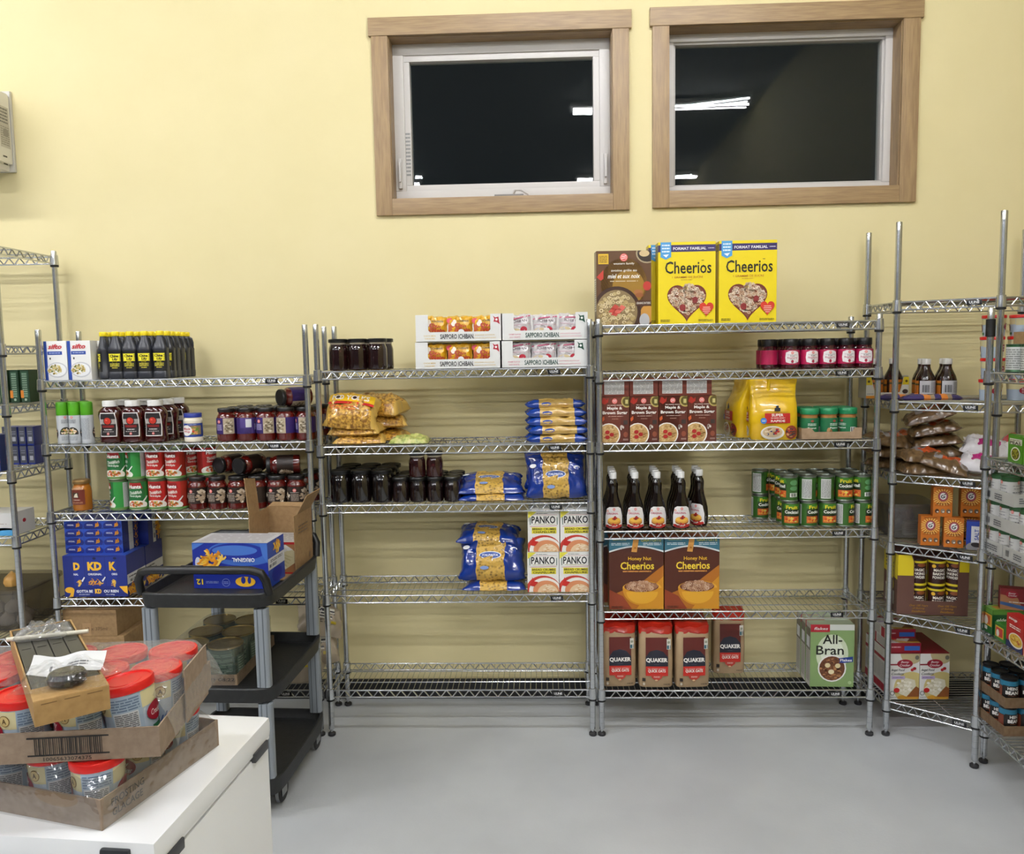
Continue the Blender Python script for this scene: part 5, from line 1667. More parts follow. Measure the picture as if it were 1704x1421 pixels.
# third shelf: bin, baking soda, salt
t = thing('storage_bin', 'open clear plastic bin with purple packets beside the orange boxes', 'bin', None, (1.632, 3.672, ZD[2]))
t.rotation_euler = (0, 0, -.1)
b = MB().loft([(.002, .16, .2, 6), (.005, .17, .21, 6), (.15, .2, .245, 6), (.152, .222, .265, 6), (.16, .224, .267, 6), (.16, .206, .25, 6), (.008, .166, .205, 6)], BIN, 40)
b.build('bin_shell', t)
t = thing('snack_packet', 'purple packet showing inside the clear plastic bin', 'packet', None, (1.615, 3.655, ZD[2] + .012), (1.3, 0, .3))
t.location.z += .06
MB().pillow(.13, .1, .03, lambda u, v: m('33184a', .35, coat=.4), 51, wr=.008).build('packet', t)
t = thing('spice_carton', 'small pale carton showing inside the clear plastic bin', 'box', None, (1.635, 3.61, ZD[2] + .012), (0, 0, .2))
MB().box(-.03, .03, -.012, .012, 0, .06, m('9b989a', .5), b=.001).art(Art().lines(-.025, .01, .025, .05, 5, '5a4a5e', 2), front(-.012)).build('carton', t)


def soda():
    w, h, d = .074, .126, .046
    A = Art().rect(-w / 2, 0, w / 2, h, 'c76f1e', 0)
    for k in range(22):
        a = 2 * PI * k / 22
        A.poly([(.018 * math.cos(a - .07), .085 + .018 * math.sin(a - .07)), (.018 * math.cos(a + .07), .085 + .018 * math.sin(a + .07)), (.04 * math.cos(a + .05), .083 + .036 * math.sin(a + .05)), (.04 * math.cos(a - .05), .083 + .036 * math.sin(a - .05))], 'edc86a', 1)
    A.ell(0, .087, .0195, .022, '7d2430', 3, 26).ell(0, .087, .0175, .02, 'a8505a', 4, 26).ell(0, .088, .0125, .0145, 'ecebe6', 5, 22)
    A.ring(-.001, .086, .008, .0045, '3a3840', 6, 14).rect(.001, .0865, .009, .0925, 'ecebe6', 7).poly([(-.001, .084), (.008, .084), (.008, .088), (-.001, .0875)], '3a3840', 8).poly([(.002, .094), (.008, .099), (.01, .096), (.004, .091)], '3a3840', 8)
    A.txt('Baking Soda', 0, .055, .05, .007, '3a1c10', 4, .02).lines(-.03, .046, .03, .05, 1, '7a4010', 4).txt('BICARBONATE', 0, .12, .05, .0045, '6a3a10', 4, .01)
    for x, c in ((-.022, '4a2414'), (.0, '8a7a6a'), (.022, '6a5a4c')):
        A.ell(x, .024, .009, .01, '8a5a2a', 4, 14).ell(x, .024, .0075, .0085, c, 5, 14).ell(x + .002, .021, .004, .003, 'e3ddd2', 6, 10)
    clipped(A, -w / 2, 0, w / 2, h)
    R_ = Art().rect(-d / 2, 0, d / 2, h, '8a4216').rect(-d / 2 + .008, .06, d / 2 - .008, h - .012, '9a8a86', 2).lines(-d / 2 + .01, .064, d / 2 - .01, h - .016, 8, '66585a', 3)
    return carton('baking_soda_box', w, d, h, 'b5641c', A, R_)


BS = Kind(soda(), 'box')
for x, y, k, a, lb in ((1.655, 3.475, 0, -.16, 'lower tier nearer the clear bin'), (1.737, 3.435, 0, -.3, 'lower tier nearer the blue salt box'), (1.699, 3.462, 1, -.22, 'upper tier nearer the clear bin'), (1.812, 3.455, 1, -.25, 'upper tier nearer the blue salt box'), (1.822, 3.47, 0, -.25, 'lower tier hidden behind the blue salt box')):
    BS.put(x, y, ZD[2] + .1268 * k, f'orange baking soda box with round emblem, {lb}', 'baking soda boxes', a)
A = Art().rect(-.03, 0, .03, .118, '233f9c').rect(-.012, .03, .03, .1, 'd9d9dc', 2).txt('SALT', .008, .065, .045, .016, '233f9c', 3, .02, 0, PI / 2).ell(.008, .022, .02, .01, '2a2426', 4).ell(.0, .01, .03, .022, '8f8c8c', 3)
clipped(A, -.03, 0, .03, .118)
t = carton('salt_box', .06, .045, .118, '233f9c', A)
Kind(t, 'box').put(1.803, 3.388, ZD[2], 'blue salt box with white panel beside the orange boxes', None, -.5)

# second shelf: baking powder display
w, h, d = .286, .262, .2
BRN = m('5e3e33', .55)
t = thing('display_carton', 'brown and yellow display carton full of baking powder tins', 'carton', None, (1.684, 3.555, ZD[1]), (0, 0, -.13))
b = MB().box(-w / 2, w / 2, -d / 2, d / 2, 0, .003, BRN).box(-w / 2, w / 2, d / 2 - .003, d / 2, .003, h, BRN).box(-w / 2, -w / 2 + .003, -d / 2 + .003, d / 2 - .003, .003, h, BRN).box(w / 2 - .003, w / 2, -d / 2 + .003, d / 2 - .003, .003, h, BRN)
xa, xb, zc = -.075, .1, .062
P = [(-w / 2, 0), (w / 2, 0), (w / 2, h), (xb + .012, h), (xb, h - .03), (xb, zc + .012), (xb - .012, zc), (xa + .012, zc), (xa, zc + .012), (xa, h - .03), (xa - .01, h), (-w / 2, h)]
n = len(P)
b.add([(x, -d / 2, z) for x, z in P] + [(x, -d / 2 + .003, z) for x, z in P], [tuple(range(n)), tuple(range(2 * n - 1, n - 1, -1))] + [(i, i + n, (i + 1) % n + n, (i + 1) % n) for i in range(n)], BRN)
A = Art().poly([(-w / 2, h - .09), (xa - .004, h - .09), (xa - .004, h - .03), (xa - .014, h), (-w / 2, h)], 'd9c21e').poly([(xb + .004, h - .07), (w / 2, h - .07), (w / 2, h), (xb + .016, h), (xb + .004, h - .03)], 'd9c21e')
for x in (-.055, .06):
    A.txt('Over 100 Years', x, .042, .075, .009, 'b5861c', 3, .005, .3).txt('of Baking', x, .029, .05, .009, 'b5861c', 3, .005, .3).txt('Excellence', x, .016, .055, .009, 'b5861c', 3, .005, .3)
b.art(A, front(-d / 2))
A = Art().rect(-d / 2, h - .11, d / 2, h, 'd9c21e').lines(-.07, h - .09, .05, h - .04, 3, '5e4a10', 2).ell(.03, h - .145, .022, .024, 'd9c21e', 2, 18).lines(.018, h - .155, .042, h - .135, 2, '5e4a10', 3).rect(-.07, .02, -.03, .1, 'd6d2c6', 2).bars(-.066, .03, -.034, .09, 9, l=3).rect(.0, .03, .06, .09, 'b9b2a6', 2)
b.art(A, leftside(-w / 2))
b.build('carton', t)
A = Art().rect(-.12, .012, .12, .1, '33120e', 0).txt('MAGIC', 0, .071, .045, .012, 'efe9dc', 3, .03).txt('BAKING', 0, .055, .05, .012, 'efe9dc', 3, .03).txt('POWDER', 0, .039, .052, .012, 'efe9dc', 3, .03).ell(-.022, .088, .008, .008, 'e0b02c', 3, 12).ell(.012, .092, .018, .008, '8a4a24', 2, 12)
A.rect(.034, .012, .085, .1, 'b5a23a', 1).rect(.036, .05, .08, .068, '9aa8b5', 2).lines(.037, .018, .078, .046, 4, '5e5424', 3).rect(.036, .075, .08, .096, 'c98a4a', 2).rect(-.12, .012, -.05, .1, 'b5a23a', 1)
t = thing('baking_powder_tin')
MB().lathe([(.034, 0), (.036, .002), (.036, .01), (.035, .011)], m('d9c42c', .3), 22).lathe([(.0352, .1), (.0365, .101), (.0365, .108), (.035, .109)], m('d9c42c', .3), 22).build('rim', t)
MB().lathe([(.035, .01), (.035, .1)], m('33120e', .35), 22, cap0=False, cap1=False).art(A, wrap(.035), .009).build('label', t)
MB().lathe([(.0335, .109), (.034, .11), (.034, .12), (.032, .121)], m('2a120e', .4), 22).build('cap', t)
BP = Kind(t, 'can')
R13 = Matrix.Rotation(-.13, 4, 'Z')
for k in (0, 1):
    for i, lx in enumerate((-.05, .026, .1)):
        p = R13 @ Vector((lx, -.06, 0))
        BP.put(1.684 + p.x, 3.555 + p.y, ZD[1] + .004 + .1215 * k, f"baking powder tin in the display carton, {('next to the yellow corner', 'middle', 'partly behind the carton edge')[i]}, {'upper' if k else 'lower'} tier", 'baking powder tins', (-.3, -.1, -.75)[i])

# bottom shelf: cake mix
w, h, d = .128, .207, .044
A = Art().rect(-w / 2, 0, w / 2, h, 'dedcd6', 0).ell(.03, .05, .075, .075, 'c9b878', 1, 30).ell(.03, .21, .05, .05, 'b8aa80', 1, 24)
A.rect(-w / 2, .155, -.01, .161, '8a1c2c', 4).ell(.0, .162, .034, .02, 'a01c30', 5, 26).ell(.0, .162, .031, .0175, '8a1428', 6, 26).txt('Betty', .0, .169, .036, .011, 'efe2e0', 8, .01, .3).txt('Crocker', .0, .156, .045, .011, 'efe2e0', 8, .01, .3)
A.txt('Angel Food', -.03, .132, .06, .014, '2c2a2a', 4, .012, .3).txt('Confetti', -.03, .116, .055, .011, '3a3636', 4, .008, .3).rect(-.056, .092, .002, .106, 'b5a3c4', 3).lines(-.05, .096, -.004, .102, 1, '7d6a90', 4)
A.poly([(-.045, .05), (.005, .098), (.045, .088), (.05, .06), (.01, .012), (-.03, .03)], 'd9d2b8', 5).blobs(.0, .058, .035, .03, 40, ['e6e0cc', 'cbc2a4', 'efeadb'], .007, 6, 4).poly([(.012, .012), (.05, .06), (.064, .05), (.064, .012)], '8a4f24', 10)
A.ell(.02, .008, .05, .012, 'c9922c', 4, 22).ell(.042, .14, .008, .007, '9a1c22', 5, 10).ell(.032, .134, .007, .007, 'b5262c', 5, 10).ell(-.034, .042, .013, .011, 'b8221f', 12, 14).ring(-.052, .028, .01, .008, '22242a', 8, 16).lines(-.06, .006, -.03, .012, 1, '8a8682', 3).ell(.052, .19, .009, .01, '6d6a5c', 5, 14)
clipped(A, -w / 2, 0, w / 2, h)
T = Art().rect(-w / 2, -d / 2, w / 2, d / 2, '7d1422')
L = Art().rect(-d / 2, 0, d / 2, h, 'd2cfc8').rect(-d / 2, .15, d / 2, .165, 'a01c2c', 2).rect(-d / 2, .01, d / 2, .045, 'a01c2c', 2).lines(-d / 2 + .004, .06, d / 2 - .004, .14, 12, '9a9894', 2)
AF = Kind(carton('cake_mix_box', w, d, h, '7d1422', A, None, T, L), 'box')
for i, x in enumerate((1.588, 1.718)):
    for j in range(6):
        if i == 1 and j > 5:
            continue
        AF.put(x, 3.535 + .0445 * j, ZD[0], f"white cake mix box with a slice pictured, {'pile by the shelf post' if i == 0 else 'outer pile'}, {('front', 'second', 'third', 'fourth', 'fifth', 'last')[j]} in depth", 'cake mix boxes')
for k, (x, y, z_, lb) in enumerate(((1.592, 3.62, .2095, 'lying flat on the standing ones, lower of two'), (1.59, 3.67, .2545, 'lying flat on the standing ones, upper of two'))):
    o = AF.put(x, y - .1, ZD[0] + z_ + .022, f'red edged cake mix box {lb}', 'cake mix boxes', 0, (-PI / 2, 0, 0))
A = Art().rect(-.067, -.022, .067, .022, '8a1626').rect(-.005, -.008, .062, .012, '2c5fb0', 2).lines(-.06, -.008, -.02, .002, 1, 'c9a0a4', 2)
for o in [o for o in COL.objects if o.get('label', '').startswith('red edged')]:
    MB().art(A, lambda u, v, l: (u, v, -.0006 - EPS * l)).build('end_panel', o)

# ================================================================== side unit E
XE = 1.765


def low_tray(w, d, h, mat, name, A=None, F=None):
    t = thing(name)
    b = MB().box(0, w, -d, 0, 0, .002, mat).box(0, .003, -d, 0, .002, h, mat).box(w - .003, w, -d, 0, .002, h, mat).box(.003, w - .003, -d, -d + .003, .002, h, mat).box(.003, w - .003, -.003, 0, .002, h, mat)
    if A:
        b.art(A, lambda u, v, l: (-EPS * (l + 1), -u, v))
    if F:
        b.art(F, lambda u, v, l: (u, -d - EPS * (l + 1), v))
    return b.build('tray', t).parent


A = Art().rect(-.1, .012, .1, .098, '1a1412', 0).rect(-.1, .076, .1, .098, '1f6f8f', 1).rect(-.036, .03, .036, .08, '15100f', 2).txt('HEINZ', 0, .07, .04, .012, 'e6e2dc', 4, .03).txt('BEANS', 0, .053, .052, .014, 'f0ece6', 4, .035).lines(-.018, .04, .018, .044, 1, '8a5a40', 4)
A.blobs(0, .02, .03, .009, 26, ['c98a4a', 'b8683a', 'd9a064', '9a4a24'], .0055, 3, 3).rect(.04, .014, .07, .074, '7a3a26', 1).rect(-.07, .014, -.04, .074, '7a3a26', 1)
clipped(A, -.1, .011, .1, .099)
BN = Kind(tin('bean_tin', .0315, .109, '1a1412', A, m('1c1c1e', .35, .6)), 'can')
TRB = Kind(low_tray(.27, .194, .04, noisy('kraft_card_dark', '6a5238', '776046', 60, .75, .05), 'bean_tray'), 'tray')
for k in (0, 1):
    TRB.put(XE - .004, 3.244, ZE[0] + .113 * k, f"brown cardboard tray of bean tins, {'upper' if k else 'lower'} one", 'bean trays')
    for j in range(3):
        for i in range(4):
            BN.put(XE + .031 + .0655 * i, 3.09 + .0633 * j, ZE[0] + .113 * k + .0025, f"blue and black bean tin, {('front', 'middle', 'back')[j]} row, {ORD[i]} from the aisle, {'upper' if k else 'lower'} tray", 'bean tins', -.35 if j else (.35 if k == 0 else 0))
# packet soups
def soup(w, h, d, c1, c2, body, name='soup_box'):
    A = Art().rect(-w / 2, 0, w / 2, h, body, 0).rect(-w / 2, 0, w / 2, h * .2, c1, 1).lines(-w * .3, h * .62, w * .35, h * .74, 2, 'efe6da', 3).txt('soup', -w * .12, h * .88, w * .5, h * .09, 'f2eeea', 3, .02, .2)
    A.ell(w * .1, h * .3, w * .42, h * .22, 'e6e0d6', 4, 24).ell(w * .1, h * .31, w * .37, h * .18, 'd9b03a', 5, 24).blobs(w * .1, h * .32, w * .3, h * .12, 26, ['e8c860', 'c9952a', c2], w * .06, 6, 4)
    clipped(A, -w / 2, 0, w / 2, h)
    return carton(name, w, d, h, body, A, Art().rect(-d / 2, 0, d / 2, h, body))


RS = -PI / 2 + .0
Kind(soup(.108, .127, .045, '1c2350', 'b5502c', 'b3231f'), 'box').put(XE + .024, 3.016, ZE[1], 'red soup box with a noodle bowl, facing the aisle', None, RS)
Kind(soup(.108, .155, .045, 'd9b49a', '5e8a2c', 'd6cfc2'), 'box').put(XE + .024, 2.902, ZE[1], 'white soup box with an orange bowl beside the red one', None, RS)
A = Art().rect(-.034, 0, .034, .1, '1e5a24', 0).rect(-.034, .03, .03, .078, 'c99a2c', 1).rect(-.028, .036, .02, .072, 'b5562c', 2).ell(-.01, .05, .014, .018, 'd6cfc0', 3, 14).rect(-.02, .012, .0, .026, 'd9dad2', 2).rect(-.034, .082, .034, .1, '5a8a34', 1)
B = Art().rect(-.09, 0, .09, .1, '124a22', 0).rect(-.09, .082, .09, .1, '4f7d2c', 1).txt("olde's", -.05, .062, .05, .012, 'cfd6c4', 3, .015, .2).lines(.0, .06, .08, .07, 1, '9ab08c', 3)
t = thing('tea_box')
MB().box(-.034, .034, 0, .18, 0, .1, m('174e22', .4), b=.001).art(A, front(0)).art(B, lambda u, v, l: (.034 + EPS * (l + 1), u + .09, v)).art(Art().rect(-.034, 0, .034, .18, '6a9a34').rect(-.02, .02, .02, .1, 'a5742c', 2), lambda u, v, l: (u, v, .1 + EPS * (l + 1))).build('carton', t)
MB().box(-.032, .032, .001, .06, .0998, .1008, m('6a9a34', .4)).build('top_flap', t)
Kind(t, 'box').put(XE + .006, 3.208, ZE[1], 'large dark green box with a yellow picture end, below the white tin trays', None, RS)
A = Art().rect(-.036, 0, .036, .065, '2f6a24', 0).rect(-.03, .012, .026, .055, 'c9a52c', 1).rect(-.026, .016, .02, .05, 'b5302a', 2).ell(-.012, .028, .01, .014, 'd9d2c2', 3, 12)
Kind(carton('stock_cube_box', .072, .04, .065, '3a7a2c', A), 'box').put(XE + .021, 3.112, ZE[1], 'small green and red box before the large dark green box', None, RS)
A = Art().rect(-.06, 0, .06, .085, '7d1e22', 0).poly([(-.06, .0), (.02, .0), (.0, .05), (-.06, .06)], 'a5724c', 1).poly([(-.06, .02), (.04, .0), (.06, .012), (-.06, .032)], '3a5a8a', 2).ell(-.02, .062, .022, .015, '96182c', 3, 18).txt('Betty', -.02, .066, .026, .008, 'e6d6d6', 5, .01, .3).txt('Crocker', -.018, .058, .03, .007, 'e6d6d6', 5, .01, .3).ell(.04, .065, .01, .012, 'a5988a', 3, 14).lines(-.03, .028, .03, .036, 1, 'd9cfc0', 4)
Kind(carton('brownie_mix_box', .12, .045, .085, '7a1c20', A, Art().rect(-.0225, 0, .0225, .085, '8a8682')), 'box').put(1.87, 3.19, ZE[1] + .1018, 'dark red baking mix box lying on the large green box', None, -.35)
# white trays of vegetable tins
A = Art().rect(-.105, .006, .105, .096, 'cfcecb', 0).rect(-.105, .083, .105, .096, '2c5530', 1)
for q in (-.066, 0, .066):
    seal(A, q, .08, .0065)
    A.lines(q - .024, .066, q + .024, .07, 1, '77777a', 3).lines(q - .02, .054, q + .02, .06, 1, '8f8f92', 3, 3).lines(q - .024, .04, q + .024, .046, 1, '5e5e62', 3, 4)
VT = Kind(tin('vegetable_tin', .0325, .1, 'cfcecb', A, m('35603a', .4, .5)), 'can')
WC = m('b9b8b2', .55)
def wtray(d, seed):
    A = Art().bars(.02, .012, .042, .036, 8, '44444a', 2, seed).lines(.07, .01, .12, .036, 3, '55555a', 2, seed) if d > .15 else Art().lines(.03, .01, .1, .036, 3, '55555a', 2, seed)
    return low_tray(.2, d, .048, WC, 'tin_tray', A, Art().lines(.02, .012, .12, .036, 3, '66666c', 2, seed))


for k, (d, z_, lb) in enumerate(((.132, 0, 'lowest, short one'), (.27, .103, 'middle, long one'), (.196, .206, 'topmost'))):
    tr = Kind(wtray(d, k + 3), 'tray')
    tr.put(XE - .004, 3.244, ZE[2] + z_, f'white tray of vegetable tins, {lb} of the stack', 'vegetable tin trays')
    for j in range(int(d / .0655)):
        for i in range(2):
            VT.put(XE + .034 + .066 * i, 3.244 - .038 - .0655 * j, ZE[2] + z_ + .0025, f"white green-rimmed tin, {('lowest', 'middle', 'topmost')[k]} tray, {ORD[j]} from the corner, {'behind' if i else 'aisle side'}", 'vegetable tins', -PI / 2 + .3 * (j % 3 - 1))
tr = Kind(wtray(.18, 9), 'tray')
tr.put(XE - .004, 3.105, ZE[2], 'white tray of vegetable tins, lowest tier, nearest the viewer', 'vegetable tin trays')
for j in range(2):
    for i in range(2):
        VT.put(XE + .034 + .066 * i, 3.105 - .038 - .0655 * j, ZE[2] + .0025, f"white green-rimmed tin in the near low tray, {ORD[j]} from the corner, {'behind' if i else 'aisle side'}", 'vegetable tins', -PI / 2 + .3 * (j % 3 - 1))
# split pea boxes
A = Art().rect(-.045, 0, .045, .1, '4f8a1e', 0).rect(-.038, .068, .04, .09, 'd9d8c4', 2).txt('PEAS', .0, .0745, .07, .012, '3a2a14', 4, .03).lines(-.034, .082, .034, .088, 1, '7d7a5a', 4).ell(.002, .034, .03, .026, 'e0e2d0', 3, 24).ell(.002, .034, .025, .0215, '5e5a14', 4, 24).blobs(.002, .034, .021, .018, 40, ['8a861e', '6e6a14', 'a5a02c'], .004, 5, 3)
PE = Kind(carton('split_pea_box', .09, .02, .1, '4a821e', A), 'box')
for x, y, lb in ((XE + .036, 3.105, 'set back behind its twin'), (XE + .012, 3.06, 'partly covering its twin'), (XE + .012, 2.965, 'nearest the viewer')):
    PE.put(x, y, ZE[3], f'green split pea box with a ringed bowl, {lb}', 'split pea boxes', RS)
# top shelf tins
A = Art().rect(-.14, .008, .14, .1, '1c5a2c', 0).rect(-.04, .01, .03, .096, 'cfd0cc', 1).lines(-.036, .014, .026, .09, 9, '8a8b88', 2).rect(.05, .045, .1, .088, 'dfe0da', 1).lines(.054, .05, .096, .084, 3, '2a4a2c', 2).ell(.055, .028, .022, .02, 'c9952a', 3, 16).ell(.05, .034, .012, .01, 'e0b84a', 4, 12)
GV = Kind(tin('vegetable_tin', .045, .107, '1c5a2c', A, m('4a6a50', .35, .8)), 'can')
GV.put(1.827, 3.165, ZE[4], 'large green tin with a white nutrition panel, by the tall post', 'large green tins', -1.0)
GV.put(1.822, 3.06, ZE[4], 'large green tin nearest the viewer on the top shelf', 'large green tins', -1.0)
t = low_tray(.2, .12, .045, KRAFT, 'cardboard_tray')
Kind(t, 'tray').put(1.80, 3.16, ZE[4] + .1075, 'small brown tray resting on the large green tins')
GV.put(1.86, 3.11, ZE[4] + .1105, 'large green tin standing in the small brown tray', 'large green tins', -1.3)

# ================================================================== unit L at the far end
A = Art().rect(-.02, 0, .02, .148, '1c3a24', 0).rect(-.014, .02, .012, .14, '3a5a42', 1).lines(-.012, .024, .01, .136, 11, '8fa58f', 2).ell(.0, .012, .006, .006, 'a5b5a0', 3, 10)
B = Art().rect(-.09, 0, .09, .148, '24442a', 0)
GB = Kind(carton('green_box', .04, .1, .148, '1c3a24', A, clipped(B, -.05, 0, .05, .148), Art().rect(-.02, -.05, .02, .05, '8a7a2c')), 'box')
for i, x in enumerate((-2.484, -2.432, -2.382)):
    o = GB.put(x, 3.71, ZL[4], f"slim dark green box under the heater, {('hidden deepest beside the post', 'middle of three', 'nearest the salt boxes')[i]}", 'slim green boxes')
st = MB().art(Art().rect(-.006, .02, .008, .055, 'd9822c'), front(-.0505)).mesh('price_sticker')
for o in [o for o in COL.objects if o.get('group') == 'slim green boxes'][1:]:
    sub('price_sticker', st, o, (-.016, 0, 0))
t = thing('clear_packet')
MB().box(-.017, .017, -.04, .04, 0, .088, m('2a3480', .3, coat=.5), b=.003).build('packet', t)
MB().art(Art().rect(-.0145, .004, .0145, .086, '5a5c66', 0).rect(-.008, .02, .008, .04, 'b9bac2', 1).lines(-.01, .05, .01, .07, 2, '8a8c9a', 2).rect(-.014, .0, .014, .008, '2a3a8a', 1), front(-.0405)).build('label', t)
CP = Kind(t, 'packet')
for k in (0, 1):
    for i in range(4):
        CP.put(-2.478 + .0385 * i, 3.68, ZL[3] + .0885 * k, f"small blue and grey packet, {ORD[i]} from the tall post, {'upper' if k else 'lower'} tier", 'blue packets')
A = Art().rect(-.1, 0, .1, .16, '26356e').ell(.08, .045, .02, .022, 'c9392c', 2, 16).ell(.08, .125, .02, .022, 'c9392c', 2, 16).rect(.04, .07, .1, .09, 'cfd2dc', 2).ring(.085, .08, .008, .005, '26356e', 3)
Kind(carton('drink_box', .2, .09, .16, '26356e', A), 'box').put(-2.455, 3.455, ZL[3], 'blue drink carton with red discs at the picture edge')
A = Art().rect(-.15, 0, .15, .1, 'd6d4d0').ell(.1, .0, .12, .035, '2a86c8', 1, 30).ell(.13, .0, .1, .025, '56a6da', 2, 30).lines(-.05, .05, .12, .055, 1, 'a58a86', 2)
clipped(A, -.15, 0, .15, .1)
Kind(carton('white_box', .3, .15, .1, 'cfcdc9', A, Art().rect(-.075, 0, .075, .1, 'c9c7c3').rect(-.06, .01, -.045, .09, '3a6a9a', 2).ell(.0, .055, .012, .009, '9a2230', 2, 14)), 'box').put(-2.478, 3.5, ZL[2], 'white box with a blue swoosh behind the tall post')
t = thing('storage_bin', 'lidded smoky plastic bin holding garlic bulbs', 'bin', None, (-2.57, 3.615, ZL[1]))
GREY = clear('smoky_bin_plastic', .07, 'dad7d2', .2, .1, 10, '9a968e', .05)
b = MB().loft([(.002, .42, .3, 8), (.006, .43, .31, 8), (.185, .47, .35, 8), (.185, .455, .335, 8), (.009, .42, .3, 8)], GREY, 40)
b.build('bin_shell', t)
MB().loft([(.183, .485, .365, 8), (.2, .485, .365, 8), (.204, .46, .34, 8), (.198, .44, .32, 8)], GREY, 40).build('lid', t)
def bulb(c, name, stem=True, s=.034):
    t = thing(name)
    b = MB().lathe([(s * .3, 0), (s * .8, s * .15), (s, s * .65), (s * .9, s * 1.15), (s * .45, s * 1.6), (s * .2, s * 1.8), (s * .13, s * (2.3 if stem else 1.95))], c, 18)
    for i, v in enumerate(b.v):
        a = math.atan2(v[1], v[0])
        k = 1 + .06 * math.cos(6 * a)
        b.v[i] = (v[0] * k, v[1] * k, v[2])
    b.build('bulb', t)
    if stem:
        MB().lathe([(s * .14, s * 2.28), (s * .1, s * 2.7), (s * .05, s * 2.8)], m('b5a894', .6), 10).build('stem', t)
    return t


GA = Kind(bulb(noisy('garlic_skin', 'b8afa8', 'd6cfc8', 14, .5, .1), 'garlic_bulb'), 'garlic')
for i, (x, y, z_) in enumerate(((-2.4, 3.56, .01), (-2.47, 3.54, .01), (-2.54, 3.56, .01), (-2.43, 3.62, .01), (-2.5, 3.62, .01), (-2.45, 3.56, .066), (-2.52, 3.55, .066), (-2.61, 3.55, .01))):
    GA.put(x, y, ZL[1] + z_, f"garlic bulb in the smoky bin, {('nearest the shelf side', 'second along the front', 'third along the front', 'behind near the shelf side', 'behind in the middle', 'on top near the shelf side', 'on top in the middle', 'deepest along the front')[i]}", 'garlic bulbs', i)
Kind(bulb(noisy('onion_skin', 'a5742c', 'd2a458', 10, .35, .1, coat=.3), 'onion', False, .036), 'onion').put(-2.405, 3.5, ZL[1] + .2045, 'golden onion resting on the lid of the smoky bin')
t = thing('onion_sack', 'dark red mesh sack of onions on the lowest far shelf', 'sack', None, (-2.52, 3.6, ZL[0]))
MB().pillow(.4, .34, .27, lambda u, v: noisy('mesh_sack', '3a1f16', '6a3a26', 24, .5, .5, bscale=26), 61, wr=.025, pw=2.2).build('sack', t)
# ================================================================== utility cart
cx, cy_ = -1.232, 3.13
CT = thing('utility_cart', 'black three shelf utility cart with grey posts parked before the shelves', 'cart', None, (cx, cy_, 0), (0, 0, math.radians(-2.5)))
BK = m('141415', .42)
BK2 = noisy('black_tray', '191a1b', '222324', 40, .5, .08, bscale=200)


def cart_tray(name, zb, zt, fl):
    b = MB().loft([(zb, .46, .56, 8), (zb + .006, .498, .598, 9), (zt - .004, .51, .61, 9), (zt, .504, .604, 9), (zt, .486, .586, 9), (fl + .004, .47, .57, 8), (fl, .45, .55, 8)], BK2, 48)
    return b.build(name, CT)


tp = cart_tray('top_tray', .808, .868, .832)
cart_tray('middle_tray', .45, .512, .474)
cart_tray('bottom_tray', .088, .162, .122)
for s in (-1, 1):
    y = s * .29
    pts = [(-.243, y * .93, .86), (-.24, y, .915), (-.225, y * 1.02, .944), (-.19, y * 1.03, .955), (.19, y * 1.03, .955), (.225, y * 1.02, .944), (.24, y, .915), (.243, y * .93, .86)]
    MB().path(pts, .0155, BK, 10).build('push_handle', tp)
    MB().box(-.07, .01, y * 1.03 - .004, y * 1.03 + .004, .9695, .972, m('3a3b3d', .4)).build('handle_plate', tp)
GP = m('8b9299', .38)
for sx in (-1, 1):
    for sy in (-1, 1):
        b = MB()
        for za, zb in ((.513, .807), (.163, .449)):
            b.loft([(za, .052, .036, 4), (zb, .052, .036, 4)], GP, 20)
            for q in (-.01, .01):
                b.box(q - .002, q + .002, -.0188, .0188, za, zb, m('5e656c', .45))
        b.build('post', CT, (sx * .212, sy * .275, 0))
        w_ = MB().box(-.022, .022, -.02, .02, .078, .098, m('2a2b2d', .4), b=.004)
        for q in (-.017, .014):
            w_.box(q, q + .003, -.02, .028, .035, .085, m('9a9c9f', .35, .8), b=.001)
        c = w_.build('caster', CT, (sx * .21, .245 if sy > 0 else -.17, 0))
        b = MB().lathe([(.018, -.012), (.044, -.012), (.05, -.007), (.05, .007), (.044, .012), (.018, .012)], m('1b1b1c', .5), 26, Matrix.Rotation(PI / 2, 4, 'Y'))
        b.lathe([(.046, -.0095), (.0508, -.006), (.0508, .006), (.046, .0095)], m('77797c', .5), 26, Matrix.Rotation(PI / 2, 4, 'Y'), False, False)
        b.build('wheel', c, (0, .012, .051))
# macaroni case lying upside down on the cart
w, h, d = .3, .178, .165
A = Art().rect(-w / 2, 0, w / 2, h, '1c2f96', 0).ell(.05, .14, .14, .05, '3f6ac0', 1, 34).ell(.03, .145, .11, .034, '1c2f96', 2, 30).ell(.02, .15, .09, .02, '4a78cc', 3, 30).poly([(.12, .178), (.15, .178), (.15, .1), (.13, .13)], '4a78cc', 3).poly([(-w / 2, .178), (-.1, .178), (-.15, .15)], '4a78cc', 3)
noodles(A, -.075, .112, .045, .026, 30, 6, 5, .013)
A.ell(-.128, .1, .012, .024, 'c9cedd', 5, 14).txt('ORIGINAL', .055, .092, .09, .016, 'f0f2f8', 12, .03, 0, 0.0)
for vs, fs, mat, l in [A.items.pop()]:
    A.items.append(([(.11 - x, .206 - y) for x, y in vs], fs, mat, l))
A.ell(.058, .028, .04, .02, 'f0b92c', 6, 24).ell(.05, .034, .009, .014, '1c2f96', 7, 12).ell(.074, .034, .007, .014, '1c2f96', 7, 12)
A.txt('12', -.125, .026, .026, .022, 'f0d02c', 6, .03)
for vs, fs, mat, l in [A.items.pop()]:
    A.items.append(([(-.25 - x, .052 - y) for x, y in vs], fs, mat, l))
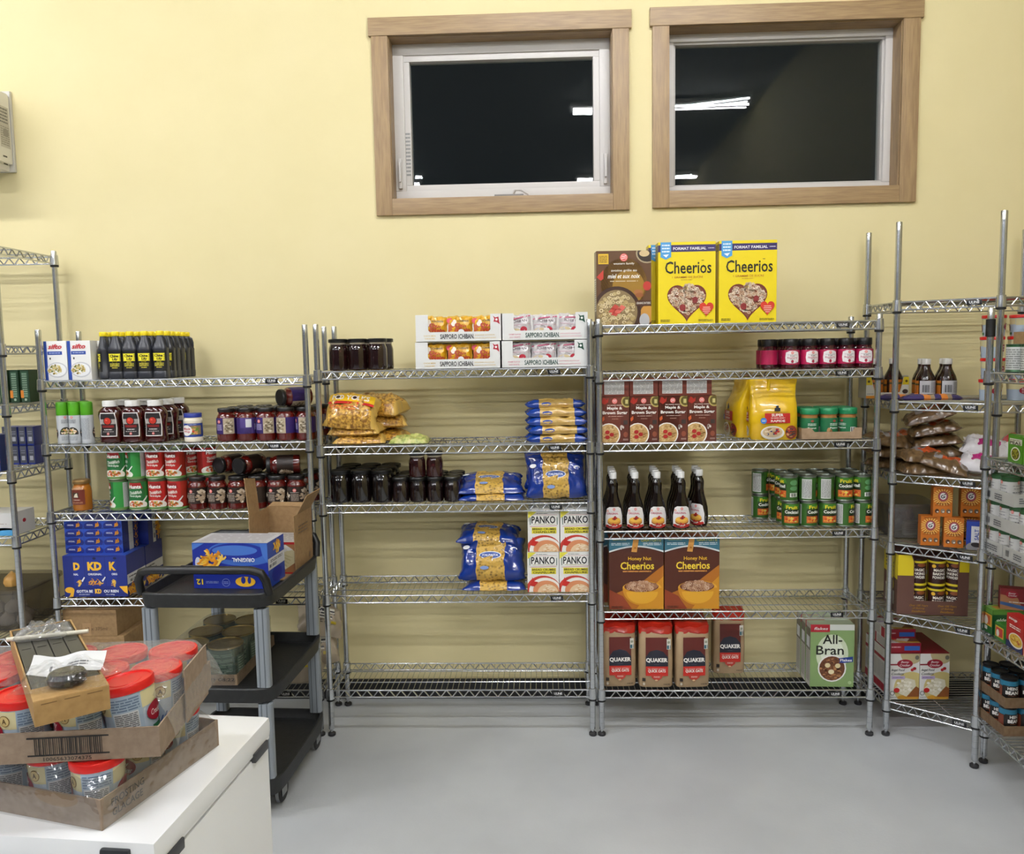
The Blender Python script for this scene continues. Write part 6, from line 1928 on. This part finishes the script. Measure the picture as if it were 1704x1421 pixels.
A.lines(-.1, .02, -.05, .03, 2, '8a9ad0', 4).ring(-.02, .024, .016, .014, '8a9ad0', 4, 16).lines(-.03, .018, -.01, .03, 2, '8a9ad0', 5)
clipped(A, -w / 2, 0, w / 2, h)
R_ = Art().rect(-d / 2, 0, d / 2, h, '2a4aa8', 0).rect(-d / 2, .07, d / 2, .115, 'd3d5d9', 2).bars(-.07, .078, .0, .09, 9, '333338', 3).lines(-.06, .096, .06, .108, 2, '44444a', 3).ell(.0, .04, .05, .03, '1c2f96', 1, 20)
noodles(R_, .0, .148, .05, .02, 16, 3, 4, .011)
clipped(R_, -d / 2, 0, d / 2, h)
T = Art().rect(-w / 2, -d / 2, w / 2, d / 2, 'c4c3c6').lines(-w / 2 + .02, -d / 2 + .01, w / 2 - .02, d / 2 - .01, 7, 'a9a4a8', 2)
Kind(carton('macaroni_case', w, d, h, '1c2f96', A, R_, T), 'case').put(-1.198, 3.09, .8335, 'blue macaroni case lying upside down on the cart top', None, -.06)
# open carton with cake mix box
oc = thing('cardboard_carton', 'open brown carton with raised flaps at the far end of the cart', 'carton', None, (-1.09, 3.284, .8335), (0, 0, -.07))
w, h, d = .19, .245, .2
K = KRAFT
b = MB().box(-w / 2, w / 2, -d / 2, d / 2, 0, .003, K).box(-w / 2, w / 2, d / 2 - .003, d / 2, .003, h, K).box(w / 2 - .003, w / 2, -d / 2, d / 2 - .003, .003, h, K).box(-w / 2, -w / 2 + .003, -d / 2, d / 2 - .003, .003, h, K)
b.art(Art().lines(-.06, .16, .05, .2, 3, '6a5034', 2).ell(.06, .05, .01, .013, '6a5034', 2, 12), rightside(w / 2))
b.build('carton', oc)
for nm, quad in (('left_flap', [(-w / 2 + .001, -d / 2, h), (-w / 2 + .001, .0, h), (-w / 2 - .012, .0, h + .14), (-w / 2 - .012, -d / 2, h + .155)]), ('right_flap', [(w / 2 - .001, d / 2, h), (w / 2 - .001, -.06, h), (w / 2 + .04, -.05, h + .075), (w / 2 + .045, d / 2, h + .08)]),
                 ('back_flap', [(-w / 2, d / 2 - .002, h), (w / 2, d / 2 - .002, h), (w / 2 - .02, d / 2 + .03, h + .012), (-w / 2 + .01, d / 2 + .03, h + .014)]), ('front_flap', [(-w / 2, -d / 2, .003), (w / 2, -d / 2, .003), (w / 2 - .01, -d / 2 - .075, .006), (-w / 2 + .02, -d / 2 - .075, .005)])):
    q = [Vector(p) for p in quad]
    nrm = (q[1] - q[0]).cross(q[3] - q[0]).normalized() * .003
    vs = q + [p + nrm for p in q]
    MB().add(vs, [(3, 2, 1, 0), (4, 5, 6, 7), (0, 1, 5, 4), (1, 2, 6, 5), (2, 3, 7, 6), (3, 0, 4, 7)], K).build(nm, oc)
A = Art().rect(-.092, 0, .092, .13, 'a8764a', 0).rect(-.092, 0, .092, .006, 'b81e26', 3).rect(-.092, .122, .092, .13, 'b81e26', 3).ell(-.04, .1, .04, .03, 'b58a5a', 1, 20)
A.poly([(-.03, .075), (.045, .018), (.085, .045), (.085, .095), (.05, .118), (.0, .115)], 'd9cfa4', 4).poly([(-.03, .075), (.045, .018), (.05, .026), (-.022, .086)], 'efe8cf', 5).poly([(-.022, .09), (.0, .12), (.05, .12), (.08, .1), (.06, .095), (.03, .1)], 'e9e6df', 6).ell(.03, .1, .026, .012, 'dedad2', 7, 18)
for k in range(4):
    A.poly([(-.018 + k * .004, .082 + k * .004), (.052 + k * .008, .03 + k * .012), (.054 + k * .008, .033 + k * .012), (-.016 + k * .004, .085 + k * .004)], 'c9bd8e', 8)
T = Art().rect(-.092, -.085, .092, .085, 'd2d0cc').lines(-.08, -.07, .08, .07, 9, 'aaa6a2', 2)
Kind(carton('cake_mix_box', .176, .17, .13, 'a8764a', A, None, T), 'box').put(-1.09, 3.287, .8375, 'cake mix box with a frosted slice inside the open carton', None, -.07)
# big tins on the middle tray
low = low_tray(.275, .43, .042, noisy('kraft_card_pale2', '8d765c', '9a8368', 50, .7, .05), 'cardboard_tray', None, Art().txt('22 J3 08:22', .2, .021, .13, .016, '2c2620', 2, .01))
Kind(low, 'tray').put(-1.447, 3.37, .4755, 'shallow cardboard tray of large tins on the cart middle shelf')
A = Art().rect(-.23, .01, .23, .128, '23402f', 0).rect(-.09, .012, .09, .126, '3a5648', 1)
for k in range(5):
    A.lines(-.08, .022 + k * .02, .08, .034 + k * .02, 2, '77917f', 2, k + 2)
A.rect(.1, .03, .16, .1, '5a7464', 2).lines(.105, .035, .155, .095, 6, '9ab09f', 3)
BT = Kind(tin('large_tin', .067, .138, '23402f', A, m('a08a4c', .3, .8), 30), 'can')
for j in range(3):
    for i in range(2):
        BT.put(-1.377 + .136 * i, 3.015 + .142 * j, .478, f"large green tin with gold rim under film, {('front', 'middle', 'back')[j]} pair, {'aisle' if i else 'wall heater'} side", 'large tins on the cart', .3 - .8 * i)


def film(name, secs, seed, mat=FILM, amp=.005, n=48, cap=True):
    b = MB().loft(secs, mat, n, cap)
    o = Vector((seed, seed * 2, 0))
    for i, v in enumerate(b.v):
        p = Vector(v)
        q = noise.noise(p * 14 + o) * amp + noise.noise(p * 40 + o) * amp * .5
        d = Vector((v[0], v[1], 0)).normalized() if v[0] or v[1] else Vector()
        b.v[i] = tuple(p + d * q + Vector((0, 0, q * .6 if v[2] > .03 else 0)))
    return b.build(name)


o = film('shrink_film', [(.001, .284, .44, 12), (.02, .286, .443, 12), (.05, .286, .443, 9), (.09, .286, .443, 7), (.135, .286, .443, 7), (.1465, .28, .436, 6), (.149, .2, .35, 4), (.149, .05, .1, 3)], 3, amp=.0022)
o.location = (-1.3095, 3.155, .4755)
tag(o, 'clear shrink film over the large tins on the cart', 'plastic film')

# ================================================================== chest freezer
FZ = thing('chest_freezer', 'white chest freezer with rounded lid in the foreground', 'freezer', None, (-.6875, 1.318, 0), (0, 0, math.radians(-4.5)))
WF = m('f5f7f9', .25, coat=.4)
b = MB().box(-1.15, -.006, .006, .496, .05, .818, WF, b=.012)
b.box(-1.12, -.03, .03, .47, 0, .055, m('2a2b2d', .5))
b.build('cabinet', FZ)
MB().box(-1.15, -.012, .012, .49, .818, .831, m('6d7073', .5)).build('gasket', FZ)
MB().box(-1.155, 0, 0, .5, .831, .88, WF, b=.016).box(-1.149, -.004, .004, .496, .826, .834, WF, b=.003).build('lid', FZ)
for y in (.06, .44):
    MB().box(-.03, .002, y - .035, y + .035, .812, .834, m('3a3c3f', .4), b=.003).build('lid_spacer', FZ)
lk = MB().box(-.1, -.045, -.008, .004, .77, .868, m('3a3d40', .3, .6), b=.005)
for q in (-.085, -.06):
    lk.lathe([(.006, 0), (.007, .003), (.004, .006)], m('9a9c9e', .25, 1.0), 12, Matrix.Translation((q, -.008, .85)) @ Matrix.Rotation(PI / 2, 4, 'X'))
lk.box(-.115, -.1, -.006, .004, .78, .85, WF, b=.002).build('lid_latch', FZ)

# ================================================================== frosting trays on the freezer
def frost_tray(w, d, h, A, F):
    t = thing('frosting_tray')
    b = MB().box(-w, 0, 0, d, 0, .003, KRAFT_GREY).box(-w, 0, 0, .003, .003, h, KRAFT_GREY).box(-w, 0, d - .003, d, .003, h, KRAFT_GREY).box(-w, -w + .003, .003, d - .003, .003, h, KRAFT_GREY).box(-.003, 0, .003, d - .003, .003, h, KRAFT_GREY)
    if A:
        b.art(A, lambda u, v, l: (u, -EPS * (l + 1), v))
    if F:
        b.art(F, lambda u, v, l: (EPS * (l + 1), u, v))
    b.build('tray', t)
    return t


F = Art().txt('FROSTING', .065, .04, .082, .014, '3a3430', 2, .01).txt('GLACAGE', .063, .02, .076, .014, '3a3430', 2, .01)
A = Art().ell(-.1, .05, .05, .018, '8f7048', 1, 24).ell(-.29, .05, .05, .018, '8f7048', 1, 24)
clipped(A, -.46, 0, 0, .0575)
LT = Kind(frost_tray(.45, .33, .058, A, F), 'tray')
L0, LR = Vector((-.8, 1.354, .8805)), math.radians(-15)
LT.put(*L0, 'brown tray of frosting tubs lying on the freezer lid, lower of two', 'frosting trays', LR)
M0 = Matrix.Translation(L0) @ Matrix.Rotation(LR, 4, 'Z')
for j in range(3):
    for i in range(4):
        p = M0 @ Vector((-.056 - .103 * i, .056 + .105 * j, .0035))
        FT.put(*p, f"red lidded tub in the lower tray, {('front', 'middle', 'back')[j]} row, {ORD[i]} from the open side", 'frosting tubs in the lower tray', LR + (.0 if j == 0 else 1.0) + (.45 if i == 1 else .1)).scale = (1, 1, 1)
A = Art().rect(-.235, .0125, -.09, .0155, '16130f', 2).rect(-.235, .0455, -.09, .0485, '16130f', 2).bars(-.222, .0155, -.1, .0455, 34, '1c1814', 2, 7).txt('10065633074375', -.165, .0065, .085, .007, '2a241e', 2, .01)
UT = Kind(frost_tray(.45, .32, .058, A, None), 'tray')
U0, UR = Vector((-.711, 1.406, .9935)), math.radians(6.3)
UT.put(*U0, 'brown tray of frosting tubs with a barcode, upper of two', 'frosting trays', UR)
M1 = Matrix.Translation(U0) @ Matrix.Rotation(UR, 4, 'Z')
for j in range(3):
    for i in range(4):
        if (j, i) == (0, 0):
            continue
        p = M1 @ Vector((-.057 - .105 * i, .058 + .1 * j, .0035))
        FT.put(*p, f"red lidded tub in the upper tray, {('front', 'middle', 'back')[j]} row, {ORD[i]} from the torn end", 'frosting tubs in the upper tray', UR + (.2 if j == 0 else .9)).scale = (1, 1, 1)
p = M1 @ Vector((-.07, .068, .012))
FT.put(*p, 'bright red lidded frosting tub out of the film, tilted beside the slat carton', 'frosting tubs in the upper tray', 0, (.02, -.13, UR - .35)).scale = (1.04, 1.04, 1.03)
# card divider standing at the torn end of the upper tray
MB().box(-.001, .002, 0, .14, 0, .11, KRAFT_GREY).build('loose_card', None)
o = COL.objects['loose_card']
o.location = M1 @ Vector((.006, .13, .003))
o.rotation_euler = (0, .0, UR)
tag(o, 'upright brown card at the torn end of the upper frosting tray', 'card')
# film over both trays
o = film('shrink_film', [(.0, .462, .342, 16), (.03, .463, .343, 16), (.058, .461, .341, 14), (.085, .44, .32, 7), (.1, .43, .31, 6), (.1105, .41, .29, 6)], 5, FILM, .0028, 72, False)
o.location = M0 @ Vector((-.225, .165, 0))
o.rotation_euler = (0, 0, LR)
tag(o, 'clear shrink film round the lower tray of frosting tubs', 'plastic film')
b = MB()
NX, NY_ = 44, 30
vs = []
for j in range(NY_ + 1):
    for i in range(NX + 1):
        u, v = i / NX, j / NY_
        x, y = -.455 + .478 * u, .115 + .215 * v + (.0 if u < .75 else -.09 * (u - .75) * 4 * (1 - v))
        zt = .1135
        ex = max(0, (x + .03) / .053)
        ey = max(0, (v - .9) / .1)
        ef = max(0, (.12 - v) / .12)
        z_ = zt - .085 * ex ** 2 - .06 * ey ** 2 - .012 * ef * (1 if u < .7 else 2)
        q = noise.noise(Vector((x * 26, y * 26, 3))) * .007 + noise.noise(Vector((x * 70, y * 50, 8))) * .0035
        vs.append((x + q * .6, y + q, max(.005, z_ + abs(q) * .55)))
b.add(vs, [(j * (NX + 1) + i, j * (NX + 1) + i + 1, (j + 1) * (NX + 1) + i + 1, (j + 1) * (NX + 1) + i) for j in range(NY_) for i in range(NX)], FILM_HEAVY, True)
o = b.build('shrink_film')
o.location = U0
o.rotation_euler = (0, 0, UR)
tag(o, 'torn crinkled film over the tubs of the upper tray', 'plastic film')

# long carton of dark slats lying on the tubs
SC = thing('slat_carton', 'narrow open carton of dark grey slats lying across the frosting tubs', 'carton', None, (-.812, 1.312, 1.113), (.0, 0, math.radians(38)))
w, d, h = .116, .45, .042
KY = noisy('kraft_card_yellow', '9f7c4a', 'ad8a56', 60, .65, .05)
b = MB().box(-w / 2, w / 2, 0, d, 0, .002, KY).box(-w / 2, -w / 2 + .003, 0, d, .002, h, KY).box(w / 2 - .003, w / 2, 0, d, .002, h, KY).box(-w / 2 + .003, w / 2 - .003, d - .003, d, .002, h, KY)
b.box(-w / 2, w / 2, -.002, .06, h - .001, h + .002, KY, b=.001).box(-w / 2, w / 2, -.003, 0, 0, h + .001, KY, b=.001)
for q in (-.035, .0, .035):
    b.box(q - .012, q + .012, -.0036, .0005, h - .006, h - .0045, m('7a5c34', .6))
b.build('carton', SC)
SL = m('3e3d37', .38)
for i in range(4):
    x = -.0405 + .027 * i
    s = MB().box(x - .0127, x + .0127, .062, d - .006, .026, .0412, SL, b=.0015)
    s.box(x - .008, x + .008, .3, .302, .041, .0416, m('191917', .5)).build('slat', SC)
MS = Matrix.Translation((-.812, 1.312, 1.113)) @ Matrix.Rotation(math.radians(38), 4, 'Z') @ Matrix.Rotation(.0, 4, 'X')


def on_slats(o, x, y, z_, rz=0.0):
    o.location = MS @ Vector((x, y, z_))
    o.rotation_euler = (.0, 0, math.radians(38) + rz)
    return o


PK_ = thing('black_puck', 'round black plastic fitting in a clear bag on the slat carton', 'fitting')
MB().lathe([(.026, 0), (.031, .003), (.032, .014), (.028, .02), (.024, .021)], m('15161a', .25, coat=.5), 28).build('disc', PK_)
MB().pillow(.15, .1, .034, lambda u, v: BAG_FILM, 71, 26, 16, wr=.012, pw=2.2).build('clear_bag', PK_, (-.005, .005, -.0015))
on_slats(PK_, .0, .05, h + .004, -.4)
NT = thing('paper_slip', 'curled white instruction slip behind the black disc', 'paper')
b = MB()
vs = []
for j in range(6):
    for i in range(15):
        u, v = i / 14 - .5, j / 5
        vs.append((u * .125, v * .045, .003 + .02 * v * v + .02 * max(0, u - .25) + .004 * math.sin(u * 9)))
b.add(vs, [(j * 15 + i, j * 15 + i + 1, (j + 1) * 15 + i + 1, (j + 1) * 15 + i) for j in range(5) for i in range(14)], m('d9dad9', .5), True)
b.art(Art().lines(.0, .018, .035, .03, 2, '55565a', 2).rect(-.03, .016, -.026, .028, '6a6a6e', 2), lambda x, y, l: (x, y, .003 + .02 * (y / .045) ** 2 + .004 * math.sin(x / .125 * 9) + .0008))
b.build('slip', NT)
on_slats(NT, .0, .1, h + .001, -.42)
HB = thing('hardware_bag', 'crumpled clear bag of small metal parts on the slats', 'bag')
MB().pillow(.1, .055, .026, lambda u, v: FILM_HEAVY, 77, 22, 14, wr=.014, pw=2.0).build('clear_bag', HB)
b = MB()
for k in range(4):
    b.tube((-.03 + .015 * k, -.008, .007), (-.022 + .015 * k, .012, .008), .0035, m('c9cacc', .25, 1.0), 8)
b.box(-.02, .03, -.012, .01, .003, .006, m('d6d7d9', .4))
b.build('metal_parts', HB)
on_slats(HB, -.005, .36, h + .0005, -.35)
on_slats(tag(MB().tube((-.075, 0, .005), (.075, .012, .005), .0045, m('d6d2c0', .4), 10).build('plastic_rod'), 'thin cream plastic rod lying across the slats', 'rod'), .0, .34, h + .0005, -.42)
